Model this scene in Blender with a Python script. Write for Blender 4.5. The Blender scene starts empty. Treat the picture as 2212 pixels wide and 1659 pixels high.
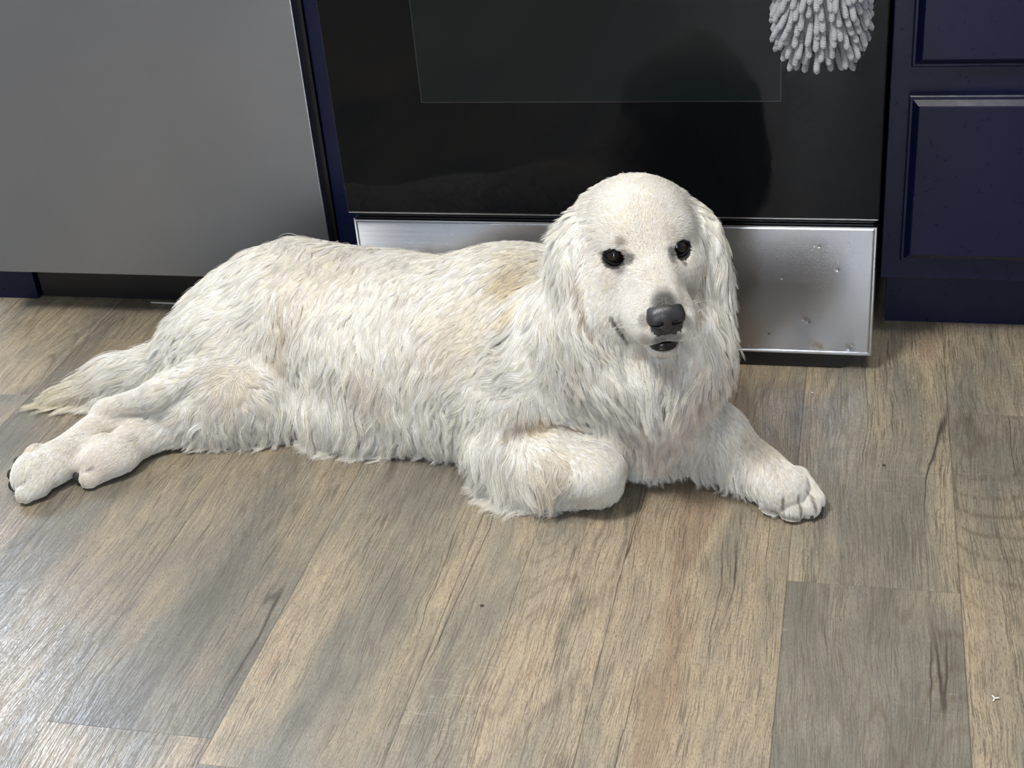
import bpy, math, random
import numpy as np
from mathutils import Vector, Matrix
from mathutils.kdtree import KDTree

SC = bpy.context.scene
COL = SC.collection

# ---------------------------------------------------------------- camera
def make_camera():
    cd = bpy.data.cameras.new('camera'); cam = bpy.data.objects.new('camera', cd); COL.objects.link(cam)
    r = Vector((0.97270409, 0.21733402, -0.08131836)); u = Vector((-0.04108347, 0.50619329, 0.86144094))
    f = Vector((-0.22838323, 0.83458629, -0.50130512))
    M = Matrix((r, u, -f)).transposed().to_4x4(); M.translation = Vector((0.3495, -1.855, 1.0715))
    cam.matrix_world = M
    cd.sensor_width = 36.0; cd.lens = 50.61; cd.clip_start = .05; cd.clip_end = 60
    SC.camera = cam
make_camera()

# ---------------------------------------------------------------- world, lamps, exposure
w = bpy.data.worlds.new('daylight'); SC.world = w; w.use_nodes = True
bg = w.node_tree.nodes['Background']; bg.inputs[0].default_value = (.66, .79, 1.0, 1); bg.inputs[1].default_value = 21.0

def area(name, loc, aim, sx, sy, power, col=(1, 1, 1), shape='RECTANGLE', portal=False):
    d = bpy.data.lights.new(name, 'AREA'); d.shape = shape; d.size = sx; d.size_y = sy; d.energy = power; d.color = col
    o = bpy.data.objects.new(name, d); COL.objects.link(o); o.location = loc
    o.rotation_euler = (Vector(aim) - Vector(loc)).to_track_quat('-Z', 'Y').to_euler()
    if portal: d.cycles.is_portal = True
    return o
# ceiling fittings
area('ceiling_light', (-.60, -1.35, 2.40), (-.60, -1.35, 0), .50, .50, 54, (1.0, .975, .94), 'DISK')
area('ceiling_light', (.55, -.85, 2.40), (.55, -.85, 0), .50, .50, 14, (1.0, .975, .94), 'DISK')
# daylight openings
area('daylight_portal', (-1.98, .70, 1.62), (-1.98, -1, 1.62), 1.16, .92, 1, portal=True)
area('daylight_portal', (.18, -4.26, 1.17), (.18, 0, 1.17), .24, 2.15, 1, portal=True)
area('patio_daylight_boost', (.18, -4.30, 1.17), (.18, 0, 1.17), .24, 2.1, 42, (.86, .92, 1.0))  # added lamp outside the front window: strengthens its daylight, fills the front
SC.view_settings.view_transform = 'Standard'; SC.view_settings.look = 'None'
SC.view_settings.exposure = 0.27; SC.view_settings.gamma = 1.0; SC.view_settings.use_curve_mapping = False
SC.cycles.max_bounces = 6; SC.cycles.diffuse_bounces = 3; SC.cycles.glossy_bounces = 3
SC.cycles.use_adaptive_sampling = True; SC.cycles.adaptive_threshold = .01; SC.cycles.transparent_max_bounces = 8; SC.cycles.use_denoising = True; SC.cycles.sample_clamp_indirect = 12.0

# ---------------------------------------------------------------- small helpers
def link(name, me, mat=None, parent=None, loc=None):
    o = bpy.data.objects.new(name, me); COL.objects.link(o)
    if mat is not None: me.materials.append(mat)
    if parent is not None: o.parent = parent
    if loc is not None: o.location = loc
    return o
def thing(name, label, cat, loc=(0, 0, 0), group=None):
    o = bpy.data.objects.new(name, None); COL.objects.link(o); o.location = loc
    o.empty_display_size = .05; tag(o, label, cat, group); return o
def tag(o, label, cat, group=None, kind=None):
    o['label'] = label; o['category'] = cat
    if group: o['group'] = group
    if kind: o['kind'] = kind
    return o
class MB:                                   # collects boxes, tubes and profiles into one mesh
    def __init__(s): s.v = []; s.f = []; s.sm = []
    def add(s, vs, fs, smooth=False):
        b = len(s.v); s.v += [tuple(p) for p in vs]; s.f += [tuple(b + i for i in q) for q in fs]; s.sm += [smooth] * len(fs); return s
    def box(s, x0, x1, y0, y1, z0, z1):
        v = [(x, y, z) for x in (x0, x1) for y in (y0, y1) for z in (z0, z1)]
        return s.add(v, [(0, 1, 3, 2), (4, 6, 7, 5), (0, 4, 5, 1), (2, 3, 7, 6), (0, 2, 6, 4), (1, 5, 7, 3)])
    def tube(s, pts, rad, n=12, closed=False):
        pts = [Vector(p) for p in pts]; N = len(pts); rad = rad if hasattr(rad, '__len__') else [rad] * N
        vs = []; up = Vector((.13, .27, .95)).normalized()
        for i, p in enumerate(pts):
            t = (pts[(i + 1) % N] - pts[i - 1]) if closed else (pts[min(i + 1, N - 1)] - pts[max(i - 1, 0)])
            t.normalize(); a = t.cross(up)
            if a.length < 1e-3: a = t.cross(Vector((1, 0, 0)))
            a.normalize(); b = t.cross(a); up = -b if False else up
            for k in range(n):
                w_ = 2 * math.pi * k / n; vs.append(p + rad[i] * (math.cos(w_) * a + math.sin(w_) * b))
        fs = []
        for i in range(N if closed else N - 1):
            j = (i + 1) % N
            for k in range(n): fs.append((i * n + k, i * n + (k + 1) % n, j * n + (k + 1) % n, j * n + k))
        if not closed: fs += [tuple(range(n))[::-1], tuple((N - 1) * n + k for k in range(n))]
        return s.add(vs, fs, True)
    def frame_profile(s, x0, x1, z0, z1, prof):   # rings of (inset, y) stepping in from the outline, closed by a flat field
        vs = []; fs = []
        for ins, y in prof: vs += [(x0 + ins, y, z0 + ins), (x1 - ins, y, z0 + ins), (x1 - ins, y, z1 - ins), (x0 + ins, y, z1 - ins)]
        for i in range(len(prof) - 1):
            for k in range(4): fs.append((i * 4 + k, i * 4 + (k + 1) % 4, (i + 1) * 4 + (k + 1) % 4, (i + 1) * 4 + k))
        n = len(prof) - 1; fs.append((n * 4, n * 4 + 1, n * 4 + 2, n * 4 + 3)); fs.append((3, 2, 1, 0))
        return s.add(vs, fs)
    def build(s, name, mat, parent=None, bevel=0):
        me = bpy.data.meshes.new(name); me.from_pydata(s.v, [], s.f)
        me.polygons.foreach_set('use_smooth', s.sm); me.update()
        o = link(name, me, mat, parent)
        if bevel:
            m = o.modifiers.new('bevel', 'BEVEL'); m.width = bevel; m.segments = 3; m.limit_method = 'ANGLE'; m.harden_normals = False
        return o

# ---------------------------------------------------------------- node shorthand
class G:
    def __init__(s, name):
        s.m = bpy.data.materials.new(name); s.m.use_nodes = True; s.t = s.m.node_tree; s.b = s.t.nodes['Principled BSDF']
        s.out = s.t.nodes['Material Output']
    def n(s, kind, **kw):
        nd = s.t.nodes.new(kind)
        for k, v in kw.items(): setattr(nd, k, v)
        return nd
    def put(s, sock, v):
        if isinstance(v, bpy.types.NodeSocket): s.t.links.new(v, sock)
        elif v is not None: sock.default_value = v
    def set(s, **kw):
        for k, v in kw.items(): s.put(s.b.inputs[k.replace('_', ' ')], v)
        return s
    def ma(s, op, a, b=None, c=None, clamp=False):
        nd = s.n('ShaderNodeMath', operation=op, use_clamp=clamp)
        for i, v in enumerate((a, b, c)): s.put(nd.inputs[i], v)
        return nd.outputs[0]
    def vec(s, x, y, z=0.0):
        nd = s.n('ShaderNodeCombineXYZ'); [s.put(nd.inputs[i], v) for i, v in enumerate((x, y, z))]; return nd.outputs[0]
    def sep(s, v):
        nd = s.n('ShaderNodeSeparateXYZ'); s.put(nd.inputs[0], v); return nd.outputs
    def obj(s): return s.n('ShaderNodeTexCoord').outputs['Object']
    def noise(s, v, scale=1.0, detail=2.0, rough=.5, dist=0.0):
        nd = s.n('ShaderNodeTexNoise'); s.put(nd.inputs['Vector'], v)
        for k, q in (('Scale', scale), ('Detail', detail), ('Roughness', rough), ('Distortion', dist)): s.put(nd.inputs[k], q)
        return nd.outputs['Fac']
    def mr(s, v, a, b, c=0.0, d=1.0, smooth=False):
        nd = s.n('ShaderNodeMapRange', interpolation_type='SMOOTHSTEP' if smooth else 'LINEAR'); s.put(nd.inputs[0], v)
        for i, q in enumerate((a, b, c, d)): s.put(nd.inputs[i + 1], q)
        return nd.outputs[0]
    def ramp(s, v, stops):
        nd = s.n('ShaderNodeValToRGB'); s.put(nd.inputs[0], v); e = nd.color_ramp.elements
        while len(e) < len(stops): e.new(.5)
        for i, (p, c) in enumerate(stops): e[i].position = p; e[i].color = (*c, 1)
        return nd.outputs[0]
    def mix(s, f, a, b, mode='MIX'):
        nd = s.n('ShaderNodeMix', data_type='RGBA', blend_type=mode); s.put(nd.inputs[0], f)
        s.put(nd.inputs[6], (*a, 1) if isinstance(a, tuple) else a); s.put(nd.inputs[7], (*b, 1) if isinstance(b, tuple) else b)
        return nd.outputs[2]
    def bump(s, h, strength=.3, dist=.001):
        nd = s.n('ShaderNodeBump'); s.put(nd.inputs['Height'], h); nd.inputs['Strength'].default_value = strength
        nd.inputs['Distance'].default_value = dist; s.put(s.b.inputs['Normal'], nd.outputs[0]); return s

def plain(name, col, rough=.5, metal=0.0, spec=.5, bumpy=0, coat=0):
    g = G(name); nz = g.noise(g.obj(), 9.0, 3.0)
    c = g.mix(1.0, g.mix(nz, tuple(x * .9 for x in col), tuple(min(1, x * 1.1) for x in col)), (1, 1, 1), 'MULTIPLY')
    g.set(Base_Color=c, Roughness=g.mr(nz, .3, .7, rough * .9, min(1, rough * 1.1)), Metallic=metal, Specular_IOR_Level=spec, Coat_Weight=coat)
    if bumpy: g.bump(g.noise(g.obj(), 260.0, 3.0), bumpy, .0006)
    return g.m

M = {}
def mat_floor():
    g = G('wood_plank'); at = g.n('ShaderNodeAttribute', attribute_name='plank'); tone, seed, dk = g.sep(at.outputs['Vector'])
    x, y, z = g.sep(g.obj()); sd = g.ma('MULTIPLY', seed, 61.0)
    uv = g.sep(g.n('ShaderNodeUVMap').outputs[0]); u, v = uv[0], uv[1]
    # slow warp so the grain wanders round knots
    wx = g.ma('MULTIPLY', g.ma('SUBTRACT', g.noise(g.vec(g.ma('MULTIPLY', x, 6.0), g.ma('MULTIPLY', y, 3.2), sd), 1.0, 2.0), .5), .035)
    w2 = g.ma('MULTIPLY', g.ma('SUBTRACT', g.noise(g.vec(g.ma('MULTIPLY', x, 60.0), g.ma('MULTIPLY', y, 30.0), sd), 1.0, 2.0), .5), .0045)
    X = g.ma('ADD', g.ma('ADD', x, wx), w2)
    broad = g.noise(g.vec(g.ma('MULTIPLY', X, 8.0), g.ma('MULTIPLY', y, 1.3), sd), 1.0, 3.0, .55)
    blot = g.noise(g.vec(g.ma('MULTIPLY', x, 22.0), g.ma('MULTIPLY', y, 9.0), sd), 1.0, 3.0, .6)
    t = g.ma('ADD', tone, g.ma('MULTIPLY', g.ma('SUBTRACT', broad, .5), 2.3)); t = g.ma('ADD', t, g.ma('MULTIPLY', g.ma('SUBTRACT', blot, .5), .85))
    base = g.ramp(t, [(0, (.165, .153, .124)), (.28, (.220, .202, .160)), (.52, (.295, .248, .180)), (.78, (.375, .304, .208)), (1, (.300, .225, .150))])
    # cathedral growth rings, in patches
    rw = g.noise(g.vec(g.ma('MULTIPLY', X, 7.5), g.ma('MULTIPLY', y, 1.25), sd), 1.0, 1.0, .4)
    ring = g.ma('ABSOLUTE', g.ma('SUBTRACT', g.ma('FRACT', g.ma('MULTIPLY', rw, 30.0)), .5))
    rmask = g.mr(g.noise(g.vec(g.ma('MULTIPLY', x, 5.0), g.ma('MULTIPLY', y, 1.1), g.ma('ADD', sd, 9.0)), 1.0, 1.0), .44, .60, 0, 1, True)
    rl = g.ma('MULTIPLY', g.mr(ring, .30, .49, 0, 1, True), rmask)
    rl = g.ma('MULTIPLY', rl, g.mr(g.noise(g.vec(g.ma('MULTIPLY', x, 300.0), g.ma('MULTIPLY', y, 60.0), sd), 1.0, 2.0), .3, .6))
    c = g.mix(g.ma('MULTIPLY', rl, .62), base, (.120, .094, .066))
    # fine pores and ticks
    p1 = g.mr(g.noise(g.vec(g.ma('MULTIPLY', X, 760.0), g.ma('MULTIPLY', y, 20.0), sd), 1.0, 3.5, .65), .48, .60, 0, 1)
    p2 = g.mr(g.noise(g.vec(g.ma('MULTIPLY', X, 1100.0), g.ma('MULTIPLY', y, 170.0), sd), 1.0, 2.0, .6), .52, .66, 0, 1)
    band = g.mr(g.noise(g.vec(g.ma('MULTIPLY', X, 55.0), g.ma('MULTIPLY', y, 3.0), sd), 1.0, 3.0, .6), .3, .7, .25, 1)
    c = g.mix(g.ma('MULTIPLY', g.ma('MULTIPLY', p1, band), .92), c, (.088, .074, .056))
    c = g.mix(g.ma('MULTIPLY', p2, .62), c, (.110, .090, .068))
    lt = g.mr(g.noise(g.vec(g.ma('MULTIPLY', x, 30.0), g.ma('MULTIPLY', y, 420.0), sd), 1.0, 2.0), .58, .74, 0, 1)
    lm = g.mr(g.noise(g.vec(g.ma('MULTIPLY', x, 9.0), g.ma('MULTIPLY', y, 7.0), g.ma('ADD', sd, 4.0)), 1.0, 1.0), .52, .68, 0, .35)
    c = g.mix(g.ma('MULTIPLY', lt, lm), c, (.42, .37, .29))
    stk = g.noise(g.vec(g.ma('MULTIPLY', X, 120.0), g.ma('MULTIPLY', y, 6.0), sd), 1.0, 2.0)
    c = g.mix(g.mr(stk, .35, .65, 0, .35), c, g.mix(1.0, c, (1.35, 1.33, 1.28), 'MULTIPLY'))
    # drying cracks
    ck = g.ma('ABSOLUTE', g.ma('SUBTRACT', g.noise(g.vec(g.ma('MULTIPLY', X, 15.0), g.ma('MULTIPLY', y, .50), g.ma('ADD', sd, 3.0)), 1.0, 1.5, .4), .5))
    cm = g.mr(g.noise(g.vec(g.ma('MULTIPLY', x, 5.0), g.ma('MULTIPLY', y, 3.0), g.ma('ADD', sd, 1.0)), 1.0, 1.0), .50, .60, 0, 1)
    crack = g.ma('MULTIPLY', g.mr(ck, .0012, .0045, 1, 0), cm)
    c = g.mix(g.ma('MULTIPLY', crack, .85), c, (.045, .036, .028))
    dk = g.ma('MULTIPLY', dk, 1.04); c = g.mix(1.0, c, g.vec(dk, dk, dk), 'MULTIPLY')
    # plank joints
    e = g.ma('MINIMUM', g.ma('MINIMUM', u, g.ma('SUBTRACT', .195, u)), v)
    seam = g.mr(e, .0003, .0011, 1, 0)
    c = g.mix(g.ma('MULTIPLY', seam, .55), c, (.05, .04, .03))
    g.set(Base_Color=c, Roughness=g.ma('ADD', .25, g.ma('MULTIPLY', g.ma('ADD', p1, crack), .12)), Specular_IOR_Level=.5)
    h = g.ma('SUBTRACT', g.ma('MULTIPLY', g.ma('ADD', p1, p2), -.5), g.ma('ADD', crack, seam)); g.bump(h, .45, .0005)
    return g.m
def mat_steel(name, col=(.52, .53, .55), rough=.33, dents=(), vertical=False, aniso=.5):
    g = G(name); x, y, z = g.sep(g.obj())
    s1 = g.noise(g.vec(g.ma('MULTIPLY', x, 5.0 if not vertical else 300.0), 0.0, g.ma('MULTIPLY', z, 500.0 if not vertical else 3.0)), 1.0, 3.0)
    s2 = g.noise(g.obj(), 7.0, 3.0)
    g.set(Base_Color=g.mix(s2, tuple(c * .92 for c in col), tuple(c * 1.06 for c in col)), Metallic=1.0,
          Anisotropic=aniso, Tangent=g.vec(0.0, 0.0, 1.0),
          Roughness=g.ma('ADD', rough - .03, g.ma('MULTIPLY', s1, .06)))
    h = g.ma('ADD', g.ma('MULTIPLY', s1, .012 if dents else .12), g.ma('MULTIPLY', g.noise(g.vec(g.ma('MULTIPLY', x, 6.0), 0.0, g.ma('MULTIPLY', z, 5.0)), 1.0, 1.0), .7 if dents else .8))
    if dents:                                  # the sheet is sprung: a shallow bulge that tightens towards its foot
        kk = g.mr(z, .02, .23, 360.0, 60.0); dxc = g.ma('SUBTRACT', x, g.ma('ADD', .292, g.ma('MULTIPLY', g.ma('SINE', g.ma('MULTIPLY', z, 16.0)), -.010)))
        h = g.ma('ADD', h, g.ma('MULTIPLY', g.ma('MULTIPLY', dxc, dxc), kk))
        h = g.ma('ADD', h, g.ma('MULTIPLY', g.mr(g.noise(g.obj(), 380.0, 4.0), .60, .80, 0, 1), -.05))
    for (dx, dz, r, a) in dents:
        d = g.ma('SQRT', g.ma('ADD', g.ma('POWER', g.ma('SUBTRACT', x, dx), 2.0), g.ma('POWER', g.ma('SUBTRACT', z, dz), 2.0)))
        h = g.ma('SUBTRACT', h, g.ma('MULTIPLY', g.mr(d, 0.0, r, 1, 0, True), a))
    g.bump(h, 1.0 if dents else .5, .001); return g.m
def mat_navy():
    g = G('navy_paint'); n = g.noise(g.obj(), 90.0, 3.0); n2 = g.noise(g.obj(), 5.0, 2.0)
    g.set(Base_Color=g.mix(n2, (.0026, .0044, .022), (.0036, .0060, .029)), Roughness=g.mr(n, .3, .7, .27, .36), Specular_IOR_Level=.30)
    g.bump(n, .05, .0006); return g.m
M['floor'] = mat_floor(); M['navy'] = mat_navy()
M['steel_door'] = mat_steel('brushed_steel', (.31, .322, .345), .38, vertical=False)
M['steel_drawer'] = mat_steel('worn_steel', (.58, .59, .615), .19, aniso=.6,
    dents=((.229, .060, .005, .5), (.232, .061, .003, .4), (.281, .086, .006, .55), (.287, .082, .005, .5), (.302, .040, .009, .6), (.297, .043, .005, .4), (.345, .040, .007, .6), (.350, .046, .004, .4), (.205, .040, .004, .4), (.326, .165, .004, .3), (.25, .15, .003, .25), (.30, .20, .003, .25)))
M['black_glass'] = (lambda g: g.set(Base_Color=(.0028, .0032, .0040, 1), Roughness=g.mr(g.noise(g.obj(), 14.0, 4.0), .35, .75, .045, .10), Specular_IOR_Level=.18).m)(G('black_glass'))
M['window_glass'] = (lambda g: g.set(Base_Color=(.0060, .0085, .0085, 1), Roughness=g.mr(g.noise(g.obj(), 14.0, 4.0), .35, .75, .045, .10), Specular_IOR_Level=.20).m)(G('tinted_glass'))
M['glass_line'] = plain('window_outline', (.010, .012, .012), .3)
M['black'] = plain('black_plastic', (.006, .006, .007), .42)
M['black_enamel'] = plain('black_enamel', (.010, .010, .011), .25)
M['worktop'] = plain('grey_stone', (.38, .37, .35), .3)
M['wall'] = plain('wall_paint', (.50, .52, .55), .8)
M['ceiling'] = plain('ceiling_paint', (.78, .77, .74), .9)
M['trim'] = plain('white_trim', (.75, .75, .73), .5)
M['chenille'] = (lambda g: g.set(Base_Color=g.mix(g.noise(g.obj(), 60.0, 2.0), (.38, .38, .40), (.54, .54, .56)), Roughness=.95, Specular_IOR_Level=.15,
      Sheen_Weight=.3).bump(g.ma('SINE', g.ma('MULTIPLY', g.ma('ADD', g.sep(g.obj())[2], g.ma('MULTIPLY', g.noise(g.obj(), 500.0, 2.0), .0012)), 4200.0)), .9, .0009).m)(G('grey_chenille'))
M['white_bit'] = plain('white_scrap', (.75, .73, .68), .7)
M['dark_bit'] = plain('dark_crumb', (.05, .035, .02), .8)
def mat_pane():
    g = G('window_pane'); tr = g.n('ShaderNodeBsdfTransparent'); gl = g.n('ShaderNodeBsdfGlossy'); gl.inputs['Roughness'].default_value = .02
    mx = g.n('ShaderNodeMixShader'); mx.inputs[0].default_value = .07
    g.t.links.new(tr.outputs[0], mx.inputs[1]); g.t.links.new(gl.outputs[0], mx.inputs[2]); g.t.links.new(mx.outputs[0], g.out.inputs[0]); return g.m
M['pane'] = mat_pane()

# ---------------------------------------------------------------- the room
XL, XR, YB, YF, HC = -2.7, 2.3, .67, -4.2, 2.45
def build_floor():
    rng = random.Random(5); v = []; f = []; at = []; uv = []
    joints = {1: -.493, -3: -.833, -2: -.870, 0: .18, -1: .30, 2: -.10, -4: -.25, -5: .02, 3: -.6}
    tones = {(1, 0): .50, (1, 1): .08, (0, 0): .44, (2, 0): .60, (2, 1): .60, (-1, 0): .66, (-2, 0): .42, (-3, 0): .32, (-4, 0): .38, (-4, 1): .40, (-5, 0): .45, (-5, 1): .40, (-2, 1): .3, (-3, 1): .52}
    W_, L_ = .195, 1.22
    for i in range(-16, 13):
        x0 = .092 + W_ * i; x1 = x0 + W_
        if x0 > XR or x1 < XL: continue
        j = joints.get(i, rng.uniform(-.6, .6)); y1 = j
        while y1 < YB: y1 += L_
        while y1 > YF:
            y0 = y1 - L_; seg = round((j - y1) / L_) + 1
            a0, a1, b0, b1 = max(x0, XL), min(x1, XR), max(y0, YF), min(y1, YB)
            b = len(v); v += [(a0, b0, 0), (a1, b0, 0), (a1, b1, 0), (a0, b1, 0)]; f.append((b, b + 1, b + 2, b + 3))
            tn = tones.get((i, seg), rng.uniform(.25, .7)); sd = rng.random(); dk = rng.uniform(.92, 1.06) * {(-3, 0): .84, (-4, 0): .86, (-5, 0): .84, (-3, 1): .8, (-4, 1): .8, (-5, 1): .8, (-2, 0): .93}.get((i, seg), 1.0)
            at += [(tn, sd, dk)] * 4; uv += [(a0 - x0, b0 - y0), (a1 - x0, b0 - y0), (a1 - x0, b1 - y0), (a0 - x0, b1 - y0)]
            y1 -= L_
    me = bpy.data.meshes.new('floor'); me.from_pydata(v, [], f)
    ca = me.attributes.new('plank', 'FLOAT_VECTOR', 'CORNER'); ca.data.foreach_set('vector', np.array(at, np.float32).ravel())
    ul = me.uv_layers.new(name='UVMap'); ul.data.foreach_set('uv', np.array(uv, np.float32).ravel())
    o = link('floor', me, M['floor']); o['kind'] = 'structure'; return o
build_floor()
def struct(name, mb, mat, bevel=0):
    o = mb.build(name, mat, bevel=bevel); o['kind'] = 'structure'; return o
def wall_with_hole(axis_y, t, x0, x1, hx0, hx1, hz0, hz1):
    m = MB(); ya, yb = sorted((axis_y, axis_y + t))
    m.box(x0, hx0, ya, yb, 0, HC); m.box(hx1, x1, ya, yb, 0, HC)
    if hz0 > 0: m.box(hx0, hx1, ya, yb, 0, hz0)
    m.box(hx0, hx1, ya, yb, hz1, HC); return m
struct('wall_back', wall_with_hole(YB, .12, XL - .12, XR + .12, -2.55, -1.40, 1.16, 2.08), M['wall'])
struct('wall_front', wall_with_hole(YF, -.12, XL - .12, XR + .12, .06, .30, .10, 2.25), M['wall'])
struct('wall_left', MB().box(XL - .12, XL, YF, YB, 0, HC), M['wall'])
struct('wall_right', MB().box(XR, XR + .12, YF, YB, 0, HC), M['wall'])
struct('ceiling', MB().box(XL - .12, XR + .12, YF - .12, YB + .12, HC, HC + .1), M['ceiling'])
struct('baseboard_front', MB().box(XL, 0, YF, YF + .015, 0, .09).box(.50, XR, YF, YF + .015, 0, .09), M['trim'])
def window(name, x0, x1, z0, z1, y, s):
    fr = MB(); w_ = .04
    for a in ((x0, x0 + w_, z0, z1), (x1 - w_, x1, z0, z1), (x0 + w_, x1 - w_, z0, z0 + w_), (x0 + w_, x1 - w_, z1 - w_, z1)): fr.box(a[0], a[1], y, y + .05 * s, a[2], a[3]) if s > 0 else fr.box(a[0], a[1], y - .05, y, a[2], a[3])
    o = fr.build(name, M['trim']); o['kind'] = 'structure'
    p = MB().box(x0 + w_, x1 - w_, y + .024 * s - .002, y + .024 * s + .002, z0 + w_, z1 - w_).build('window_pane', M['pane'], o)
window('window_1', -2.55, -1.40, 1.16, 2.08, YB + .03, 1)
window('window_2', .06, .30, .10, 2.25, YF - .03, -1)
# ---------------------------------------------------------------- the range
def build_range():
    t = thing('range', 'freestanding range with a black glass oven door behind the dog', 'oven', (0, .3, 0))
    t.location = (0, 0, 0)
    b = MB(); b.box(-.376, .376, .030, .64, .03, .905); b.box(-.376, .376, .004, .031, .236, .246)
    b.build('range_body', M['black_enamel'], t, .003)
    sk = MB()                                                     # dark underside, chamfered end
    sk.add([(x, y, z) for y in (.012, .045) for x, z in ((-.345, .002), (.335, .002), (.36, .030), (-.36, .030))],
           [(0, 1, 2, 3), (7, 6, 5, 4), (0, 4, 5, 1), (1, 5, 6, 2), (2, 6, 7, 3), (3, 7, 4, 0)])
    sk.build('base_skirt', M['black'], t)
    for x in (-.33, .33):
        for y in (.06, .58): MB().tube([(x, y, 0), (x, y, .012), (x, y, .03)], [.02, .02, .012]).build('foot', M['black'], t)
    # storage drawer: folded steel panel
    d = MB(); d.frame_profile(-.3775, .3775, .0285, .2315, [(0, .024), (0, .002), (.0012, .0), (.0035, .0), (.0045, .0015), (.006, .0008)])
    dr = d.build('drawer', M['steel_drawer'], t)
    dr['label'] = 'dented stainless steel drawer front'
    # vent strip between drawer and door
    v = MB().box(-.372, .372, .010, .030, .2325, .2470)
    vs = v.build('vent_strip', M['black'], t)
    sl = MB()
    for i in range(7): sl.box(-.33 + i * .098, -.262 + i * .098, .0085, .0105, .2395, .2420)
    sl.build('vent_slot', M['glass_line'], vs)
    # oven door
    dm = MB().frame_profile(-.379, .379, .2475, .790, [(0, .028), (0, -.012), (.0012, -.0138), (.002, -.014)])
    door = dm.build('oven_door', M['black_glass'], t); door['label'] = 'black glass oven door'
    MB().box(-.245, .245, -.0146, -.0138, .4165, .700).build('oven_window', M['window_glass'], door)
    ln = MB()
    for a in ((-.2465, -.245, .415, .7015), (.245, .2465, .415, .7015), (-.245, .245, .415, .4165), (-.245, .245, .700, .7015)): ln.box(a[0], a[1], -.0148, -.0138, a[2], a[3])
    ln.build('window_outline', M['glass_line'], door)
    MB().box(-.377, .377, -.0152, -.012, .2478, .2492).build('door_trim', M['steel_drawer'], door)
    h = MB().tube([(-.33, -.062, .735), (0, -.062, .735), (.33, -.062, .735)], .011, 16)
    for x in (-.315, .315): h.tube([(x, -.062, .735), (x, -.012, .735)], .009)
    h.build('door_handle', M['steel_door'], door)
    MB().box(-.378, .378, -.010, .03, .797, .900).build('control_panel', M['black_glass'], t, .004)
    MB().box(-.380, .380, -.010, .64, .905, .920).build('cooktop', M['black_glass'], t, .003)
    for x in (-.3, -.2, 0, .2, .3): MB().tube([(x, -.010, .85), (x, -.030, .85), (x, -.036, .85)], [.021, .021, .017], 20).build('control_knob', M['steel_door'], t)
    return t
build_range()

def build_dishwasher():
    t = thing('dishwasher', 'brushed stainless steel dishwasher left of the range', 'dishwasher')
    MB().box(-1.040, -.448, .092, .64, .10, .87).build('tub', M['black'], t)
    d = MB().box(-1.041, -.4455, .060, .091, .0975, .868).build('door_panel', M['steel_door'], t, .0025)
    MB().box(-.4455, -.4395, .080, .60, .0, .87).build('side_gasket', M['black'], t)
    MB().box(-1.038, -.4465, .160, .175, .002, .0965).build('toe_panel', M['black'], t)
    h = MB().tube([(-.99, .015, .80), (-.74, .015, .80), (-.50, .015, .80)], .010, 14)
    for x in (-.97, -.52): h.tube([(x, .015, .80), (x, .061, .80)], .008)
    h.build('handle', M['steel_door'], t)
build_dishwasher()

def drawer_front(parent, x0, x1, z0, z1, knob=True, name='drawer'):
    m = MB().frame_profile(x0, x1, z0, z1, [(0, .084), (0, .0705), (.0015, .0690), (.0045, .0690), (.0050, .0680), (.0120, .0622), (.0135, .0615)])
    o = m.build(name, M['navy'], parent)
    if knob:
        x, z = (x0 + x1) / 2, (z0 + z1) / 2
        MB().tube([(x, .0620, z), (x, .048, z), (x, .043, z), (x, .036, z)], [.006, .006, .015, .012], 18).build('knob', M['steel_door'], o)
    return o
def base_cabinet(x0, x1, label, rows, left_inset=.026, right_inset=.026):
    t = thing('base_cabinet', label, 'cabinet')
    MB().box(x0, x1, .085, .64, .113, .87).build('carcass', M['navy'], t, .0015)
    MB().box(x0 + .012, x1, .165, .185, .0, .1125).build('toe_kick', M['navy'], t)
    for z0, z1 in rows: drawer_front(t, x0 + left_inset, x1 - right_inset, z0, z1)
    return t
ROWS = [(.148, .3925), (.432, .675), (.715, .845)]
base_cabinet(.3855, 1.00, 'dark navy painted drawer cabinet right of the range', ROWS)
base_cabinet(1.0015, 1.62, 'dark navy painted drawer cabinet farther to the right', ROWS)
f = MB().box(-1.125, -1.0435, .085, .64, .113, .869).box(-1.125, -1.0435, .152, .64, 0, .113).build('end_panel', M['navy'], None, .001)
tag(f, 'dark navy end panel at the left side of the dishwasher', 'cabinet panel')
f = MB().box(-.4385, -.3815, .085, .60, .0, .869).build('filler_panel', M['navy'], None, .001)
tag(f, 'narrow navy upright filler strip between dishwasher and range', 'cabinet panel')
a = MB().box(-1.135, -.384, .055, .655, .8705, .905).build('worktop', M['worktop'], None, .003); tag(a, 'grey stone worktop above the dishwasher', 'worktop')
a = MB().box(.384, 1.64, .055, .655, .8705, .905).build('worktop', M['worktop'], None, .003); tag(a, 'grey stone worktop above the right hand drawers', 'worktop')

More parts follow.
